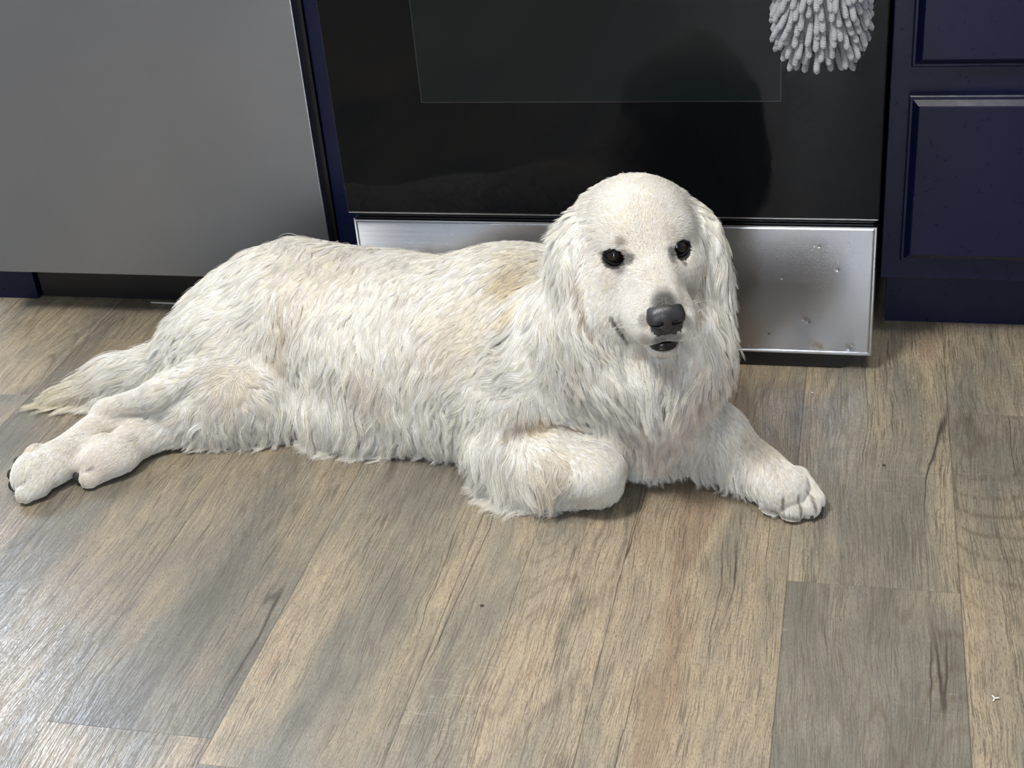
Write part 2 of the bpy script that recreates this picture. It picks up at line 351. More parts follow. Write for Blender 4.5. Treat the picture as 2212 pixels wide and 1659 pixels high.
# ---------------------------------------------------------------- chenille hand towel on the oven handle
def build_towel():
    rng = random.Random(11)
    t = thing('hand_towel', 'grey chenille hand towel ball with noodle pile hanging before the oven door', 'towel', (.2965, -.062, .492))
    cx, cy = .0, -.012; zb, zt = .045, .20         # local, body runs up to a strap round the handle
    def body(z):                                    # radii of the stuffed body at height z
        k = max(0.0, min(1.0, (z - .010) / .062)); s = math.sqrt(max(0, 1 - (1 - k) ** 2.2)); top = max(0, (z - .17) / .06); return .046 * s * (1 - .75 * top), .034 * s * (1 - .7 * top)
    m = MB(); N = 24; zs = [.014 + i * .0115 for i in range(19)]; vs = []; fs = []
    for z in zs:
        a, b = body(z)
        for k in range(N): th = 2 * math.pi * k / N; vs.append((cx + a * math.cos(th), cy + b * math.sin(th), z))
    for i in range(len(zs) - 1):
        for k in range(N): fs.append((i * N + k, i * N + (k + 1) % N, (i + 1) * N + (k + 1) % N, (i + 1) * N + k))
    fs += [tuple(range(N))[::-1], tuple((len(zs) - 1) * N + k for k in range(N))]
    m.add(vs, fs, True).build('towel_body', M['chenille'], t)
    MB().tube([(0, -.012, .200), (0, -.016, .235), (0, -.012, .255), (0, .002, .260), (0, .013, .248), (0, .008, .225), (0, -.008, .200)], .0045, 10).build('hanging_loop', M['chenille'], t)
    protos = []
    for q in range(5):                              # bent noodles, tip downwards along -z of their own frame
        L = .030 + .0025 * q; n = 12; pts = []; rad = []
        for i in range(n + 1):
            s = i / n; pts.append((.002 * math.sin(2.2 * s + q), 0.0, -L * s)); r_ = .0027 + .0014 * min(1, s * 1.8)
            if s > .86: r_ *= math.sqrt(max(.04, 1 - ((s - .86) / .14) ** 2))
            rad.append(r_)
        protos.append(pts and (pts, rad, L))
    def place(pts, mat4): return [mat4 @ Vector(p) for p in pts]
    lst = []
    zrow = .018; row = 0
    while zrow < .205:
        a, b = body(zrow); per = math.pi * (a + b); cnt = max(6, int(per / .0104))
        for k in range(cnt):
            th = 2 * math.pi * (k + .5 * (row % 2)) / cnt + rng.uniform(-.08, .08)
            P = Vector((cx + a * .96 * math.cos(th), cy + b * .96 * math.sin(th), zrow + rng.uniform(-.002, .002)))
            nrm = Vector((math.cos(th) / max(a, .01), math.sin(th) / max(b, .01), 0)).normalized()
            d = (nrm * rng.uniform(.40, .60) + Vector((0, 0, -1)) + Vector((rng.uniform(-.1, .1), 0, 0))).normalized()
            if P.y + d.y * .03 > .030: d.y *= .2; d.normalize()
            q = (-d).to_track_quat('Z', 'Y'); mt = Matrix.Translation(P) @ q.to_matrix().to_4x4()
            vis = (nrm.y < .25 or P.y < cy) and zrow < .135
            lst.append((0 if vis else 1, zrow, mt, rng.randrange(5)))
        zrow += .0122; row += 1
    lst.sort(key=lambda e: (e[0], e[1]))
    meshes = []
    for pts, rad, L in protos:
        mb = MB().tube(pts, rad, 10); me = bpy.data.meshes.new('strand'); me.from_pydata(mb.v, [], mb.f)
        me.polygons.foreach_set('use_smooth', [True] * len(mb.f)); me.materials.append(M['chenille']); meshes.append(me)
    vis = [e for e in lst if e[0] == 0]; vis.sort(key=lambda e: e[2].translation.y); near = vis[:100]; ids = {id(e) for e in near}
    for e in near:
        o = bpy.data.objects.new('strand', meshes[e[3]]); COL.objects.link(o); o.parent = t; o.matrix_local = e[2]
    mb = MB()
    for e in lst:
        if id(e) in ids: continue
        pts, rad, L = protos[e[3]]; mb.tube(place(pts, e[2]), rad, 8)
    r = mb.build('strand', M['chenille'], t); r['kind'] = 'stuff'
build_towel()

# ---------------------------------------------------------------- bits on the floor
def bits():
    m = MB(); c = Vector((.509, -.665, .0012))
    for d in ((.0055, .001), (-.003, .0045), (-.002, -.0045)): m.tube([c, c + Vector((d[0] * .6, d[1] * .6, .0008)), c + Vector((d[0], d[1], 0))], [.0009, .0009, .0005], 8)
    tag(m.build('paper_scrap', M['white_bit']), 'tiny white three-armed scrap on the floor at lower right', 'scrap')
    m = MB().tube([(-.825, .1465, .0022), (-.79, .1450, .0026), (-.74, .1440, .0022)], [.0013, .0016, .0014], 8)
    tag(m.build('stick', M['white_bit']), 'thin pale stick lying under the edge of the dishwasher', 'stick')
    for (x, y, r, mt, lb) in ((-.061, -.581, .0018, 'dark_bit', 'tiny dark crumb on the floor below the folded foreleg'),
                              (.397, -.238, .0018, 'dark_bit', 'tiny dark crumb on the plank in front of the right hand cabinet'),
                              (.298, -.062, .0014, 'white_bit', 'tiny pale crumb on the floor in front of the steel drawer')):
        m = MB(); rs = random.Random(int(x * 1000)); vs = []; N = 8
        for i in range(1, 4):
            for k in range(N): ph = math.pi * i / 4; th = 2 * math.pi * k / N; q = r * rs.uniform(.75, 1.2); vs.append((x + q * math.sin(ph) * math.cos(th) * 1.4, y + q * math.sin(ph) * math.sin(th), .0010 + r * .5 * math.cos(ph)))
        fs = [(i * N + k, i * N + (k + 1) % N, (i + 1) * N + (k + 1) % N, (i + 1) * N + k) for i in range(2) for k in range(N)] + [tuple(range(N))[::-1], tuple(2 * N + k for k in range(N))]
        tag(m.add(vs, fs, True).build('crumb', M[mt]), lb, 'crumb')
bits()
# ---- signed distance sculpting -------------------------------------------------
class Field:
    def __init__(s, lo, hi, h):
        s.lo=np.array(lo,float); s.h=h
        s.n=np.ceil((np.array(hi)-s.lo)/h).astype(int)+1
        s.ax=[(s.lo[i]+h*np.arange(s.n[i])).astype(np.float32) for i in range(3)]
        s.d=np.full(s.n,0.06,np.float32)
    def box(s,c,R):
        a=np.clip(np.floor((np.array(c)-R-s.lo)/s.h).astype(int),0,s.n-1)
        b=np.clip(np.ceil((np.array(c)+R-s.lo)/s.h).astype(int)+1,1,s.n)
        sl=tuple(slice(a[i],b[i]) for i in range(3))
        X=s.ax[0][sl[0]][:,None,None];Y=s.ax[1][sl[1]][None,:,None];Z=s.ax[2][sl[2]][None,None,:]
        return sl,X,Y,Z
    def merge(s,sl,d,k,sub=False):
        o=s.d[sl]
        if sub:
            d=-d; hh=np.clip((k-np.abs(o-d))/k,0,1); s.d[sl]=np.maximum(o,d)+hh*hh*k*.25
        else:
            hh=np.clip((k-np.abs(o-d))/k,0,1); s.d[sl]=np.minimum(o,d)-hh*hh*k*.25
    def cone(s,p0,r0,p1,r1,k=.02,sub=False):
        p0=np.array(p0,float);p1=np.array(p1,float)
        c=(p0+p1)/2; R=np.linalg.norm(p1-p0)/2+max(r0,r1)+.05
        sl,X,Y,Z=s.box(c,R); v=p1-p0; L2=max(v@v,1e-9)
        t=np.clip(((X-p0[0])*v[0]+(Y-p0[1])*v[1]+(Z-p0[2])*v[2])/L2,0,1)
        d=np.sqrt((X-p0[0]-t*v[0])**2+(Y-p0[1]-t*v[1])**2+(Z-p0[2]-t*v[2])**2)-(r0+(r1-r0)*t)
        s.merge(sl,d.astype(np.float32),k,sub)
    def ell(s,c,r,A=None,k=.02,sub=False):
        c=np.array(c,float); r=np.array(r,float); A=np.eye(3) if A is None else np.array(A,float)
        sl,X,Y,Z=s.box(c,r.max()+.05); X=X-c[0];Y=Y-c[1];Z=Z-c[2]
        q=[(A[i][0]*X+A[i][1]*Y+A[i][2]*Z) for i in range(3)]
        k0=np.sqrt(sum((q[i]/r[i])**2 for i in range(3)))
        k1=np.sqrt(sum((q[i]/r[i]**2)**2 for i in range(3)))+1e-6
        s.merge(sl,(k0*(k0-1)/k1).astype(np.float32),k,sub)
    def sample(s,P,grad=True):
        g=(P-s.lo)/s.h; g=np.clip(g,0.001,s.n-1.001); i=np.floor(g).astype(np.int32); w=(g-i).astype(np.float32)
        ny,nz=s.n[1],s.n[2]; D=s.d.reshape(-1)
        b=(i[:,0]*ny+i[:,1])*nz+i[:,2]
        c=[[[D[b+(x*ny+y)*nz+z] for z in (0,1)] for y in (0,1)] for x in (0,1)]
        wx,wy,wz=w[:,0],w[:,1],w[:,2]
        L=lambda a,b_,t:a+(b_-a)*t
        x0=[[L(c[0][y][z],c[1][y][z],wx) for z in (0,1)] for y in (0,1)]
        y0=[L(x0[0][z],x0[1][z],wy) for z in (0,1)]
        v=L(y0[0],y0[1],wz)
        if not grad: return v
        gz=(y0[1]-y0[0])
        gy=L(x0[1][0]-x0[0][0],x0[1][1]-x0[0][1],wz)
        dx=[[c[1][y][z]-c[0][y][z] for z in (0,1)] for y in (0,1)]
        gx=L(L(dx[0][0],dx[1][0],wy),L(dx[0][1],dx[1][1],wy),wz)
        G=np.stack([gx,gy,gz],1); G/=np.linalg.norm(G,axis=1,keepdims=True)+1e-9
        return v,G
    def smooth(s,n=1):
        for _ in range(n):
            d=s.d
            for a in range(3):
                e=np.copy(d); sl=[slice(None)]*3; lo=[slice(None)]*3; hi=[slice(None)]*3
                sl[a]=slice(1,-1);lo[a]=slice(0,-2);hi[a]=slice(2,None)
                e[tuple(sl)]=.5*d[tuple(sl)]+.25*(d[tuple(lo)]+d[tuple(hi)]); d=e
            s.d=d
    def nets(s):
        ins=s.d<0; n=s.n
        c=np.zeros(n-1,np.int8)
        for x in (0,1):
            for y in (0,1):
                for z in (0,1): c+=ins[x:n[0]-1+x,y:n[1]-1+y,z:n[2]-1+z]
        act=(c>0)&(c<8); idx=np.full(n-1,-1,np.int32); I=np.argwhere(act); idx[act]=np.arange(len(I))
        P=s.lo+(I+.5)*s.h
        for _ in range(4):
            v,G=s.sample(P); st=np.clip(v,-s.h*.5,s.h*.5)[:,None]*G; P=P-st
            P=np.clip(P,s.lo+I*s.h-.3*s.h,s.lo+(I+1.3)*s.h)
        F=[]
        for a in range(3):
            b,cc=(a+1)%3,(a+2)%3
            s0=[slice(1,-1)]*3; s1=[slice(1,-1)]*3; s0[a]=slice(0,-1); s1[a]=slice(1,None)
            A=ins[tuple(s0)];B=ins[tuple(s1)]
            for m,flip in ((A&~B,False),(~A&B,True)):
                e=np.argwhere(m); e[:,b]+=1; e[:,cc]+=1
                def g(db,dc):
                    t=e.copy(); t[:,b]-=db; t[:,cc]-=dc; return idx[t[:,0],t[:,1],t[:,2]]
                q=np.stack([g(1,1),g(0,1),g(0,0),g(1,0)],1)
                if flip:q=q[:,::-1]
                F.append(q[(q>=0).all(1)])
        return P,np.concatenate(F)
# head frame: s = dog's left, a = muzzle forward, t = up  (metres given in cm)
HE=np.array([.112,-.345,.352]); yaw=np.radians(20)
HA=np.array([np.sin(yaw),-np.cos(yaw),-.04]); HA/=np.linalg.norm(HA)
HS=np.array([np.cos(yaw),np.sin(yaw),0.]); HT=np.cross(HS,HA)*-1
if HT[2]<0: HT=-HT
HM=np.stack([HS,HA,HT])          # rows: local axes
def hp(s,a,t): return HE+.01*(s*HS+a*HA+t*HT)
def hrot(pitch=0,roll=0,yw=0):   # extra rotation (deg) in the head frame, rows = local axes in world
    def R(ax,d):
        d=np.radians(d);c_,s_=np.cos(d),np.sin(d);i,j=[(1,2),(2,0),(0,1)][ax];M=np.eye(3);M[i,i]=M[j,j]=c_;M[i,j]=-s_;M[j,i]=s_;return M
    return (R(0,pitch)@R(1,roll)@R(2,yw)).T@HM
def build_head(F):
    E=lambda c,r,A=None,k=.02,sub=0:F.ell(hp(*c),np.array(r)*.01,HM if A is None else A,k,sub)
    K=lambda a,ra,b,rb,k=.02,sub=0:F.cone(hp(*a),ra*.01,hp(*b),rb*.01,k,sub)
    E((0,-6,.5),(6.9,7.0,5.8),k=.03)
    E((0,-3.6,1.6),(4.9,4.6,3.9),k=.03)
    K((0,-3,2.6),2.6,(0,0,.2),2.2,k=.03)
    for q in (-1,1):
        E((q*3.3,-1.5,1.7),(2.2,2.0,1.4),k=.02)
        E((q*4.1,-4,-3.4),(3.7,5.0,4.4),k=.025)
        E((q*3.3,-.6,-2.8),(2.5,3.2,2.6),k=.02)
    K((0,-1,-2.2),3.7,(0,7.4,-4.2),2.9,k=.025)
    K((0,0,-.9),1.9,(0,8.8,-2.6),1.9,k=.015)
    for q in (-1,1):
        E((q*2.0,6.4,-5.0),(2.1,4.0,2.4),k=.012)
        E((q*1.2,9.2,-4.8),(1.6,1.6,1.7),k=.01)
    K((0,0,-6.4),2.8,(0,8.0,-7.7),1.7,k=.012)
    for q in (-1,1):
        # ears
        F.ell(hp(q*7.8,-5.6,-.6),(.015,.032,.034),hrot(0,q*-26,0),.007)
        F.ell(hp(q*9.1,-4.8,-4.6),(.015,.034,.050),hrot(-6,q*-4,0),.008)
        F.ell(hp(q*8.9,-4.0,-8.6),(.014,.027,.032),hrot(-8,q*8,0),.009)
    for q in (-1,1):
        F.ell(hp(q*3.7,1.0,.30),(.0135,.0115,.0105),HM,.005,1)
    # mouth slit
    for q in (-1,1): F.cone(hp(q*3.2,3.8,-6.5),.0015,hp(q*2.0,8.2,-6.9),.003,.004,1)
    F.ell(hp(0,9.4,-6.8),(.018,.018,.0075),HM,.004,1)
# dog flesh: round cones (c) and ellipsoids (e) in metres
FLESH = [
    ('e', [-0.462, -0.126, 0.115], [0.12, 0.105, 0.1], [0, 0, -8], 0.03),
    ('c', [-0.441, -0.123, 0.118], 0.096, [-0.27, -0.177, 0.112], 0.101, 0.06),
    ('c', [-0.27, -0.177, 0.112], 0.101, [-0.098, -0.197, 0.118], 0.108, 0.06),
    ('e', [-0.154, -0.145, 0.14], [0.14, 0.095, 0.085], [0, 0, -6], 0.05),
    ('e', [-0.408, -0.102, 0.15], [0.11, 0.07, 0.072], [0, 0, 0], 0.05),
    ('e', [-0.295, -0.113, 0.125], [0.1, 0.09, 0.09], [0, 0, 0], 0.05),
    ('c', [-0.097, -0.201, 0.118], 0.108, [0.031, -0.245, 0.11], 0.095, 0.06),
    ('e', [0.089, -0.261, 0.115], [0.086, 0.09, 0.108], [0, 0, 0], 0.04),
    ('e', [0.084, -0.256, 0.08], [0.076, 0.055, 0.068], [0, 0, 0], 0.04),
    ('e', [-0.087, -0.135, 0.18], [0.1, 0.08, 0.062], [0, 10, 0], 0.05),
    ('e', [-0.034, -0.285, 0.13], [0.075, 0.085, 0.1], [0, 0, 0], 0.03),
    ('c', [0.005, -0.278, 0.19], 0.088, [0.08, -0.333, 0.28], 0.07, 0.03),
    ('e', [0.108, -0.331, 0.21], [0.083, 0.068, 0.07], [0, 0, 0], 0.02),
    ('e', [0.15, -0.302, 0.215], [0.052, 0.055, 0.085], [0, 0, 0], 0.03),
    ('e', [-0.54, -0.128, 0.105], [0.074, 0.08, 0.082], [0, 0, 0], 0.04),
    ('e', [-0.587, -0.153, 0.078], [0.062, 0.066, 0.064], [0, 0, 0], 0.04),
    ('c', [-0.517, -0.191, 0.11], 0.082, [-0.494, -0.23, 0.072], 0.068, 0.012),
    ('e', [-0.479, -0.225, 0.07], [0.08, 0.066, 0.066], [0, 0, 20], 0.012),
    ('c', [-0.475, -0.233, 0.052], 0.05, [-0.573, -0.255, 0.056], 0.05, 0.02),
    ('c', [-0.574, -0.253, 0.055], 0.042, [-0.667, -0.289, 0.045], 0.027, 0.02),
    ('c', [-0.673, -0.286, 0.045], 0.024, [-0.712, -0.37, 0.032], 0.022, 0.012),
    ('e', [-0.724, -0.396, 0.028], [0.046, 0.03, 0.026], [0, 0, 52], 0.02),
    ('e', [-0.739, -0.411, 0.027], [0.02, 0.026, 0.024], [0, 0, 52], 0.012),
    ('c', [-0.724, -0.425, 0.022], 0.018, [-0.734, -0.438, 0.017], 0.013, 0.006),
    ('c', [-0.738, -0.402, 0.032], 0.018, [-0.745, -0.422, 0.026], 0.014, 0.006),
    ('c', [-0.741, -0.385, 0.04], 0.016, [-0.749, -0.394, 0.034], 0.013, 0.006),
    ('c', [-0.555, -0.257, 0.035], 0.028, [-0.621, -0.302, 0.03], 0.026, 0.012),
    ('c', [-0.621, -0.302, 0.03], 0.026, [-0.637, -0.345, 0.028], 0.026, 0.012),
    ('e', [-0.643, -0.361, 0.028], [0.04, 0.029, 0.026], [0, 0, 40], 0.008),
    ('c', [-0.653, -0.381, 0.02], 0.017, [-0.662, -0.394, 0.015], 0.013, 0.006),
    ('c', [-0.665, -0.362, 0.03], 0.017, [-0.677, -0.379, 0.026], 0.014, 0.006),
    ('c', [-0.658, -0.348, 0.04], 0.015, [-0.677, -0.353, 0.036], 0.013, 0.006),
    ('c', [-0.634, -0.151, 0.055], 0.042, [-0.736, -0.156, 0.033], 0.03, 0.02),
    ('c', [-0.736, -0.156, 0.033], 0.028, [-0.817, -0.187, 0.015], 0.009, 0.02),
    ('c', [-0.077, -0.297, 0.1], 0.062, [-0.088, -0.324, 0.058], 0.044, 0.022),
    ('c', [-0.088, -0.328, 0.058], 0.043, [-0.019, -0.355, 0.066], 0.04, 0.015),
    ('c', [-0.017, -0.361, 0.065], 0.041, [0.042, -0.378, 0.06], 0.038, 0.02),
    ('c', [0.043, -0.365, 0.036], 0.03, [-0.013, -0.364, 0.026], 0.026, 0.01),
    ('c', [-0.013, -0.364, 0.026], 0.025, [-0.071, -0.354, 0.022], 0.02, 0.01),
    ('c', [0.153, -0.273, 0.08], 0.046, [0.186, -0.28, 0.058], 0.039, 0.018),
    ('c', [0.186, -0.28, 0.058], 0.037, [0.242, -0.32, 0.04], 0.026, 0.015),
    ('c', [0.242, -0.317, 0.038], 0.026, [0.274, -0.352, 0.034], 0.03, 0.015),
    ('c', [0.262, -0.343, 0.022], 0.0175, [0.263, -0.356, 0.016], 0.0165, 0.0025),
    ('c', [0.283, -0.349, 0.022], 0.0175, [0.286, -0.367, 0.016], 0.0165, 0.0025),
    ('c', [0.297, -0.339, 0.022], 0.0165, [0.305, -0.36, 0.016], 0.015, 0.0025),
    ('c', [0.287, -0.316, 0.022], 0.018, [0.31, -0.348, 0.016], 0.014, 0.0025),
    ('c', [-0.496, -0.233, 0.132], 0.018, [-0.588, -0.303, 0.098], 0.016, 0.01),
    ('c', [-0.588, -0.303, 0.098], 0.016, [-0.678, -0.296, 0.062], 0.013, 0.01),
    ('e', [-0.213, -0.235, 0.055], [0.14, 0.055, 0.045], [0, 0, -6], 0.05),
    ('e', [-0.341, -0.242, 0.045], [0.07, 0.04, 0.035], [0, 0, -6], 0.04),
    ('c', [0.015, -0.335, 0.225], 0.022, [0.067, -0.365, 0.205], 0.026, 0.015),
    ('c', [0.067, -0.365, 0.205], 0.026, [0.117, -0.38, 0.2], 0.026, 0.015),
    ('c', [0.117, -0.38, 0.2], 0.026, [0.157, -0.364, 0.205], 0.024, 0.015),
]
# lie of the coat: point, direction, hair length (cm), lift
COAT = [
    [0.0883, -0.3062, 0.4212, -0.38, 0.918, -0.116, 0.8, 0.3],
    [0.1397, -0.4345, 0.34, -0.283, 0.915, 0.287, 0.3, 0.2],
    [0.1276, -0.3996, 0.3511, -0.298, 0.838, 0.457, 0.4, 0.2],
    [0.119, -0.371, 0.3721, -0.274, 0.492, 0.827, 0.5, 0.2],
    [0.1034, -0.3463, 0.4068, -0.277, 0.859, 0.431, 0.7, 0.2],
    [0.0673, -0.3397, 0.4034, -0.601, 0.799, -0.024, 0.8, 0.25],
    [0.0638, -0.3562, 0.3874, -0.745, 0.503, -0.438, 0.8, 0.25],
    [0.1409, -0.3291, 0.3998, 0.314, 0.934, -0.169, 0.8, 0.25],
    [0.1616, -0.3274, 0.3761, 0.277, 0.805, -0.525, 0.8, 0.25],
    [0.1667, -0.3298, 0.3478, 0.342, 0.192, -0.92, 0.7, 0.2],
    [0.0597, -0.38, 0.3338, -0.57, -0.162, -0.806, 0.8, 0.25],
    [0.0773, -0.39, 0.3273, -0.547, -0.222, -0.807, 0.7, 0.25],
    [0.0823, -0.3836, 0.3421, -0.812, -0.038, -0.582, 0.6, 0.2],
    [0.0584, -0.3649, 0.3591, -0.773, 0.295, -0.561, 0.7, 0.2],
    [0.1147, -0.4256, 0.3289, -0.642, 0.141, -0.754, 0.4, 0.2],
    [0.1181, -0.4088, 0.3438, -0.672, 0.017, -0.74, 0.45, 0.2],
    [0.1169, -0.4484, 0.2999, -0.358, 0.703, -0.614, 0.7, 0.25],
    [0.0663, -0.4005, 0.2903, -0.176, 0.007, -0.984, 1.0, 0.3],
    [0.0895, -0.4002, 0.2635, 0.082, 0.195, -0.977, 0.9, 0.3],
    [0.1296, -0.4483, 0.2884, -0.323, -0.551, -0.77, 0.7, 0.3],
    [0.1576, -0.4133, 0.3355, 0.038, 0.989, -0.14, 0.4, 0.2],
    [0.148, -0.3968, 0.3445, 0.193, 0.973, -0.123, 0.4, 0.2],
    [0.1661, -0.4217, 0.3226, 0.401, -0.405, -0.821, 0.5, 0.25],
    [0.1615, -0.341, 0.2929, 0.343, -0.173, -0.923, 0.6, 0.25],
    [0.1674, -0.4369, 0.2955, 0.29, -0.433, -0.853, 0.7, 0.3],
    [0.1678, -0.3445, 0.3191, 0.121, 0.429, -0.895, 0.8, 0.25],
    [0.1395, -0.4308, 0.2611, -0.148, 0.727, -0.67, 0.8, 0.3],
    [0.1151, -0.3941, 0.2425, -0.144, -0.226, -0.963, 0.9, 0.3],
    [0.1541, -0.3804, 0.2396, 0.154, -0.453, -0.878, 0.9, 0.3],
    [0.0384, -0.3185, 0.3907, -0.693, 0.487, -0.532, 1.5, 0.4],
    [0.0129, -0.3078, 0.3706, -0.107, -0.855, -0.508, 3.0, 0.3],
    [0.0293, -0.3359, 0.3717, -0.042, -0.515, -0.856, 3.0, 0.3],
    [0.0035, -0.343, 0.3384, -0.234, 0.148, -0.961, 4.0, 0.3],
    [0.028, -0.3527, 0.3436, 0.217, -0.633, -0.743, 4.0, 0.3],
    [0.0163, -0.3642, 0.3004, 0.33, -0.548, -0.769, 4.0, 0.3],
    [-0.0056, -0.3429, 0.2888, 0.189, -0.705, -0.684, 3.5, 0.3],
    [0.0368, -0.3871, 0.2944, 0.161, -0.15, -0.975, 3.5, 0.3],
    [0.1753, -0.2805, 0.3671, 0.476, -0.415, -0.775, 2.5, 0.3],
    [0.1923, -0.2901, 0.3418, 0.148, -0.214, -0.966, 3.5, 0.3],
    [0.1902, -0.2993, 0.3096, -0.071, -0.192, -0.979, 4.0, 0.3],
    [0.1789, -0.298, 0.2964, 0.018, -0.794, -0.608, 4.0, 0.3],
    [0.1747, -0.3054, 0.3365, 0.052, -0.248, -0.967, 2.5, 0.3],
    [0.0196, -0.3806, 0.2594, 0.574, -0.161, -0.803, 3.5, 0.35],
    [0.0401, -0.3901, 0.2466, 0.799, -0.149, -0.582, 3.5, 0.35],
    [0.0643, -0.398, 0.2582, 0.587, -0.022, -0.809, 3.2, 0.35],
    [0.0791, -0.3966, 0.2268, 0.893, -0.25, -0.374, 3.5, 0.4],
    [0.1074, -0.4019, 0.2247, 0.831, 0.05, -0.554, 3.2, 0.4],
    [0.0893, -0.4009, 0.1915, 0.128, 0.613, -0.78, 3.5, 0.4],
    [0.1345, -0.4057, 0.203, 0.041, -0.506, -0.861, 3.5, 0.4],
    [0.1695, -0.373, 0.2361, -0.254, -0.494, -0.832, 3.5, 0.4],
    [0.183, -0.3425, 0.2574, 0.093, -0.416, -0.904, 4.5, 0.4],
    [0.1951, -0.2968, 0.2714, 0.391, 0.044, -0.919, 3.5, 0.6],
    [0.2015, -0.308, 0.2396, 0.309, 0.167, -0.936, 3.5, 0.6],
    [0.2007, -0.3316, 0.2014, 0.2, -0.464, -0.863, 4.0, 0.5],
    [0.1703, -0.3858, 0.1993, -0.398, -0.55, -0.734, 5.5, 0.3],
    [0.1287, -0.4061, 0.1902, -0.196, -0.544, -0.816, 6.0, 0.3],
    [0.1511, -0.3698, 0.163, -0.294, 0.389, -0.873, 6.0, 0.3],
    [0.1808, -0.3341, 0.1562, -0.346, 0.274, -0.897, 5.0, 0.3],
    [0.0881, -0.3959, 0.182, 0.329, -0.418, -0.846, 5.5, 0.3],
    [0.0509, -0.3533, 0.1411, 0.574, -0.006, -0.819, 4.5, 0.3],
    [0.1069, -0.3501, 0.1015, -0.178, 0.258, -0.95, 4.5, 0.4],
    [0.134, -0.3369, 0.0947, -0.324, 0.127, -0.938, 4.5, 0.4],
    [0.0783, -0.3535, 0.102, 0.197, 0.244, -0.949, 4.0, 0.4],
    [0.0246, -0.3793, 0.208, 0.391, 0.331, -0.859, 4.0, 0.3],
    [0.0029, -0.373, 0.242, 0.245, 0.005, -0.969, 4.0, 0.3],
    [-0.0103, -0.3564, 0.2642, -0.393, -0.008, -0.92, 3.5, 0.35],
    [0.0332, -0.3857, 0.2375, 0.261, -0.026, -0.965, 4.0, 0.35],
    [-0.0729, -0.1453, 0.2521, -0.918, -0.385, 0.097, 2.0, 0.3],
    [-0.1311, -0.1698, 0.2536, -0.923, -0.309, -0.229, 2.0, 0.3],
    [-0.2069, -0.1357, 0.2341, -0.659, -0.752, -0.02, 2.2, 0.3],
    [-0.2839, -0.1041, 0.2279, -0.49, -0.868, 0.081, 2.5, 0.35],
    [-0.3659, -0.0681, 0.2201, -0.149, -0.975, 0.167, 3.0, 0.45],
    [-0.4244, -0.0962, 0.2357, -0.42, -0.907, -0.013, 3.5, 0.6],
    [-0.4496, -0.1436, 0.2321, -0.684, -0.663, -0.306, 3.0, 0.5],
    [-0.0905, -0.2114, 0.2463, -0.037, -0.942, -0.333, 1.8, 0.5],
    [-0.0668, -0.2625, 0.2459, 0.085, -0.986, -0.144, 1.8, 0.5],
    [-0.1516, -0.2222, 0.2364, -0.472, -0.734, -0.489, 2.2, 0.25],
    [-0.2204, -0.2078, 0.2272, -0.406, -0.826, -0.391, 2.5, 0.25],
    [-0.2895, -0.1961, 0.2263, -0.243, -0.879, -0.411, 2.5, 0.25],
    [-0.3651, -0.1731, 0.2199, -0.284, -0.826, -0.488, 3.0, 0.3],
    [-0.0518, -0.338, 0.2271, -0.734, 0.562, -0.381, 3.0, 0.3],
    [-0.0441, -0.3589, 0.1932, -0.819, 0.48, -0.313, 3.0, 0.3],
    [-0.0327, -0.3694, 0.16, -0.875, 0.216, -0.433, 3.0, 0.3],
    [-0.1037, -0.3091, 0.1891, -0.927, 0.208, -0.311, 3.0, 0.3],
    [-0.1347, -0.2747, 0.2098, -0.694, -0.365, -0.621, 2.5, 0.3],
    [-0.1646, -0.2926, 0.1774, -0.533, -0.193, -0.824, 3.0, 0.3],
    [-0.13, -0.3213, 0.1401, -0.699, 0.218, -0.681, 3.5, 0.3],
    [-0.209, -0.2598, 0.1992, -0.256, -0.583, -0.771, 3.0, 0.3],
    [-0.2384, -0.2888, 0.1512, 0.292, -0.217, -0.931, 4.0, 0.25],
    [-0.2157, -0.2996, 0.1017, 0.209, -0.025, -0.978, 4.5, 0.25],
    [-0.1856, -0.3027, 0.1335, 0.022, -0.07, -0.997, 4.0, 0.25],
    [-0.2723, -0.2677, 0.1872, -0.142, -0.477, -0.867, 3.5, 0.3],
    [-0.2845, -0.2872, 0.1482, 0.051, -0.155, -0.987, 4.0, 0.3],
    [-0.2565, -0.2977, 0.0912, 0.059, 0.139, -0.989, 4.5, 0.25],
    [-0.3313, -0.2469, 0.1879, -0.321, -0.411, -0.853, 3.0, 0.3],
    [-0.3365, -0.2707, 0.1438, -0.191, -0.078, -0.979, 4.0, 0.3],
    [-0.3052, -0.2916, 0.0849, -0.299, 0.245, -0.922, 5.5, 0.35],
    [-0.2691, -0.2949, 0.052, -0.402, 0.225, -0.887, 5.0, 0.35],
    [-0.3505, -0.2801, 0.0755, -0.339, 0.121, -0.933, 6.0, 0.35],
    [-0.3919, -0.2699, 0.052, -0.248, -0.15, -0.957, 6.0, 0.35],
    [-0.2176, -0.2962, 0.0409, -0.135, 0.307, -0.942, 4.0, 0.35],
    [-0.1689, -0.3047, 0.0492, 0.073, 0.323, -0.944, 4.0, 0.35],
    [-0.4066, -0.2492, 0.0915, -0.039, -0.327, -0.944, 4.5, 0.3],
    [-0.3919, -0.2419, 0.1543, -0.12, -0.121, -0.985, 3.5, 0.3],
    [-0.0544, -0.3669, 0.1165, -0.806, 0.106, -0.582, 3.0, 0.3],
    [-0.0172, -0.3774, 0.1081, 0.948, -0.187, -0.256, 1.5, 0.2],
    [0.0191, -0.3854, 0.0983, 0.908, -0.361, -0.21, 1.2, 0.2],
    [-0.0328, -0.3938, 0.0902, 0.949, -0.276, -0.154, 2.2, 0.3],
    [-0.0809, -0.3675, 0.0876, -0.563, -0.084, -0.822, 4.0, 0.4],
    [-0.074, -0.3786, 0.0671, -0.387, 0.067, -0.92, 7.0, 0.5],
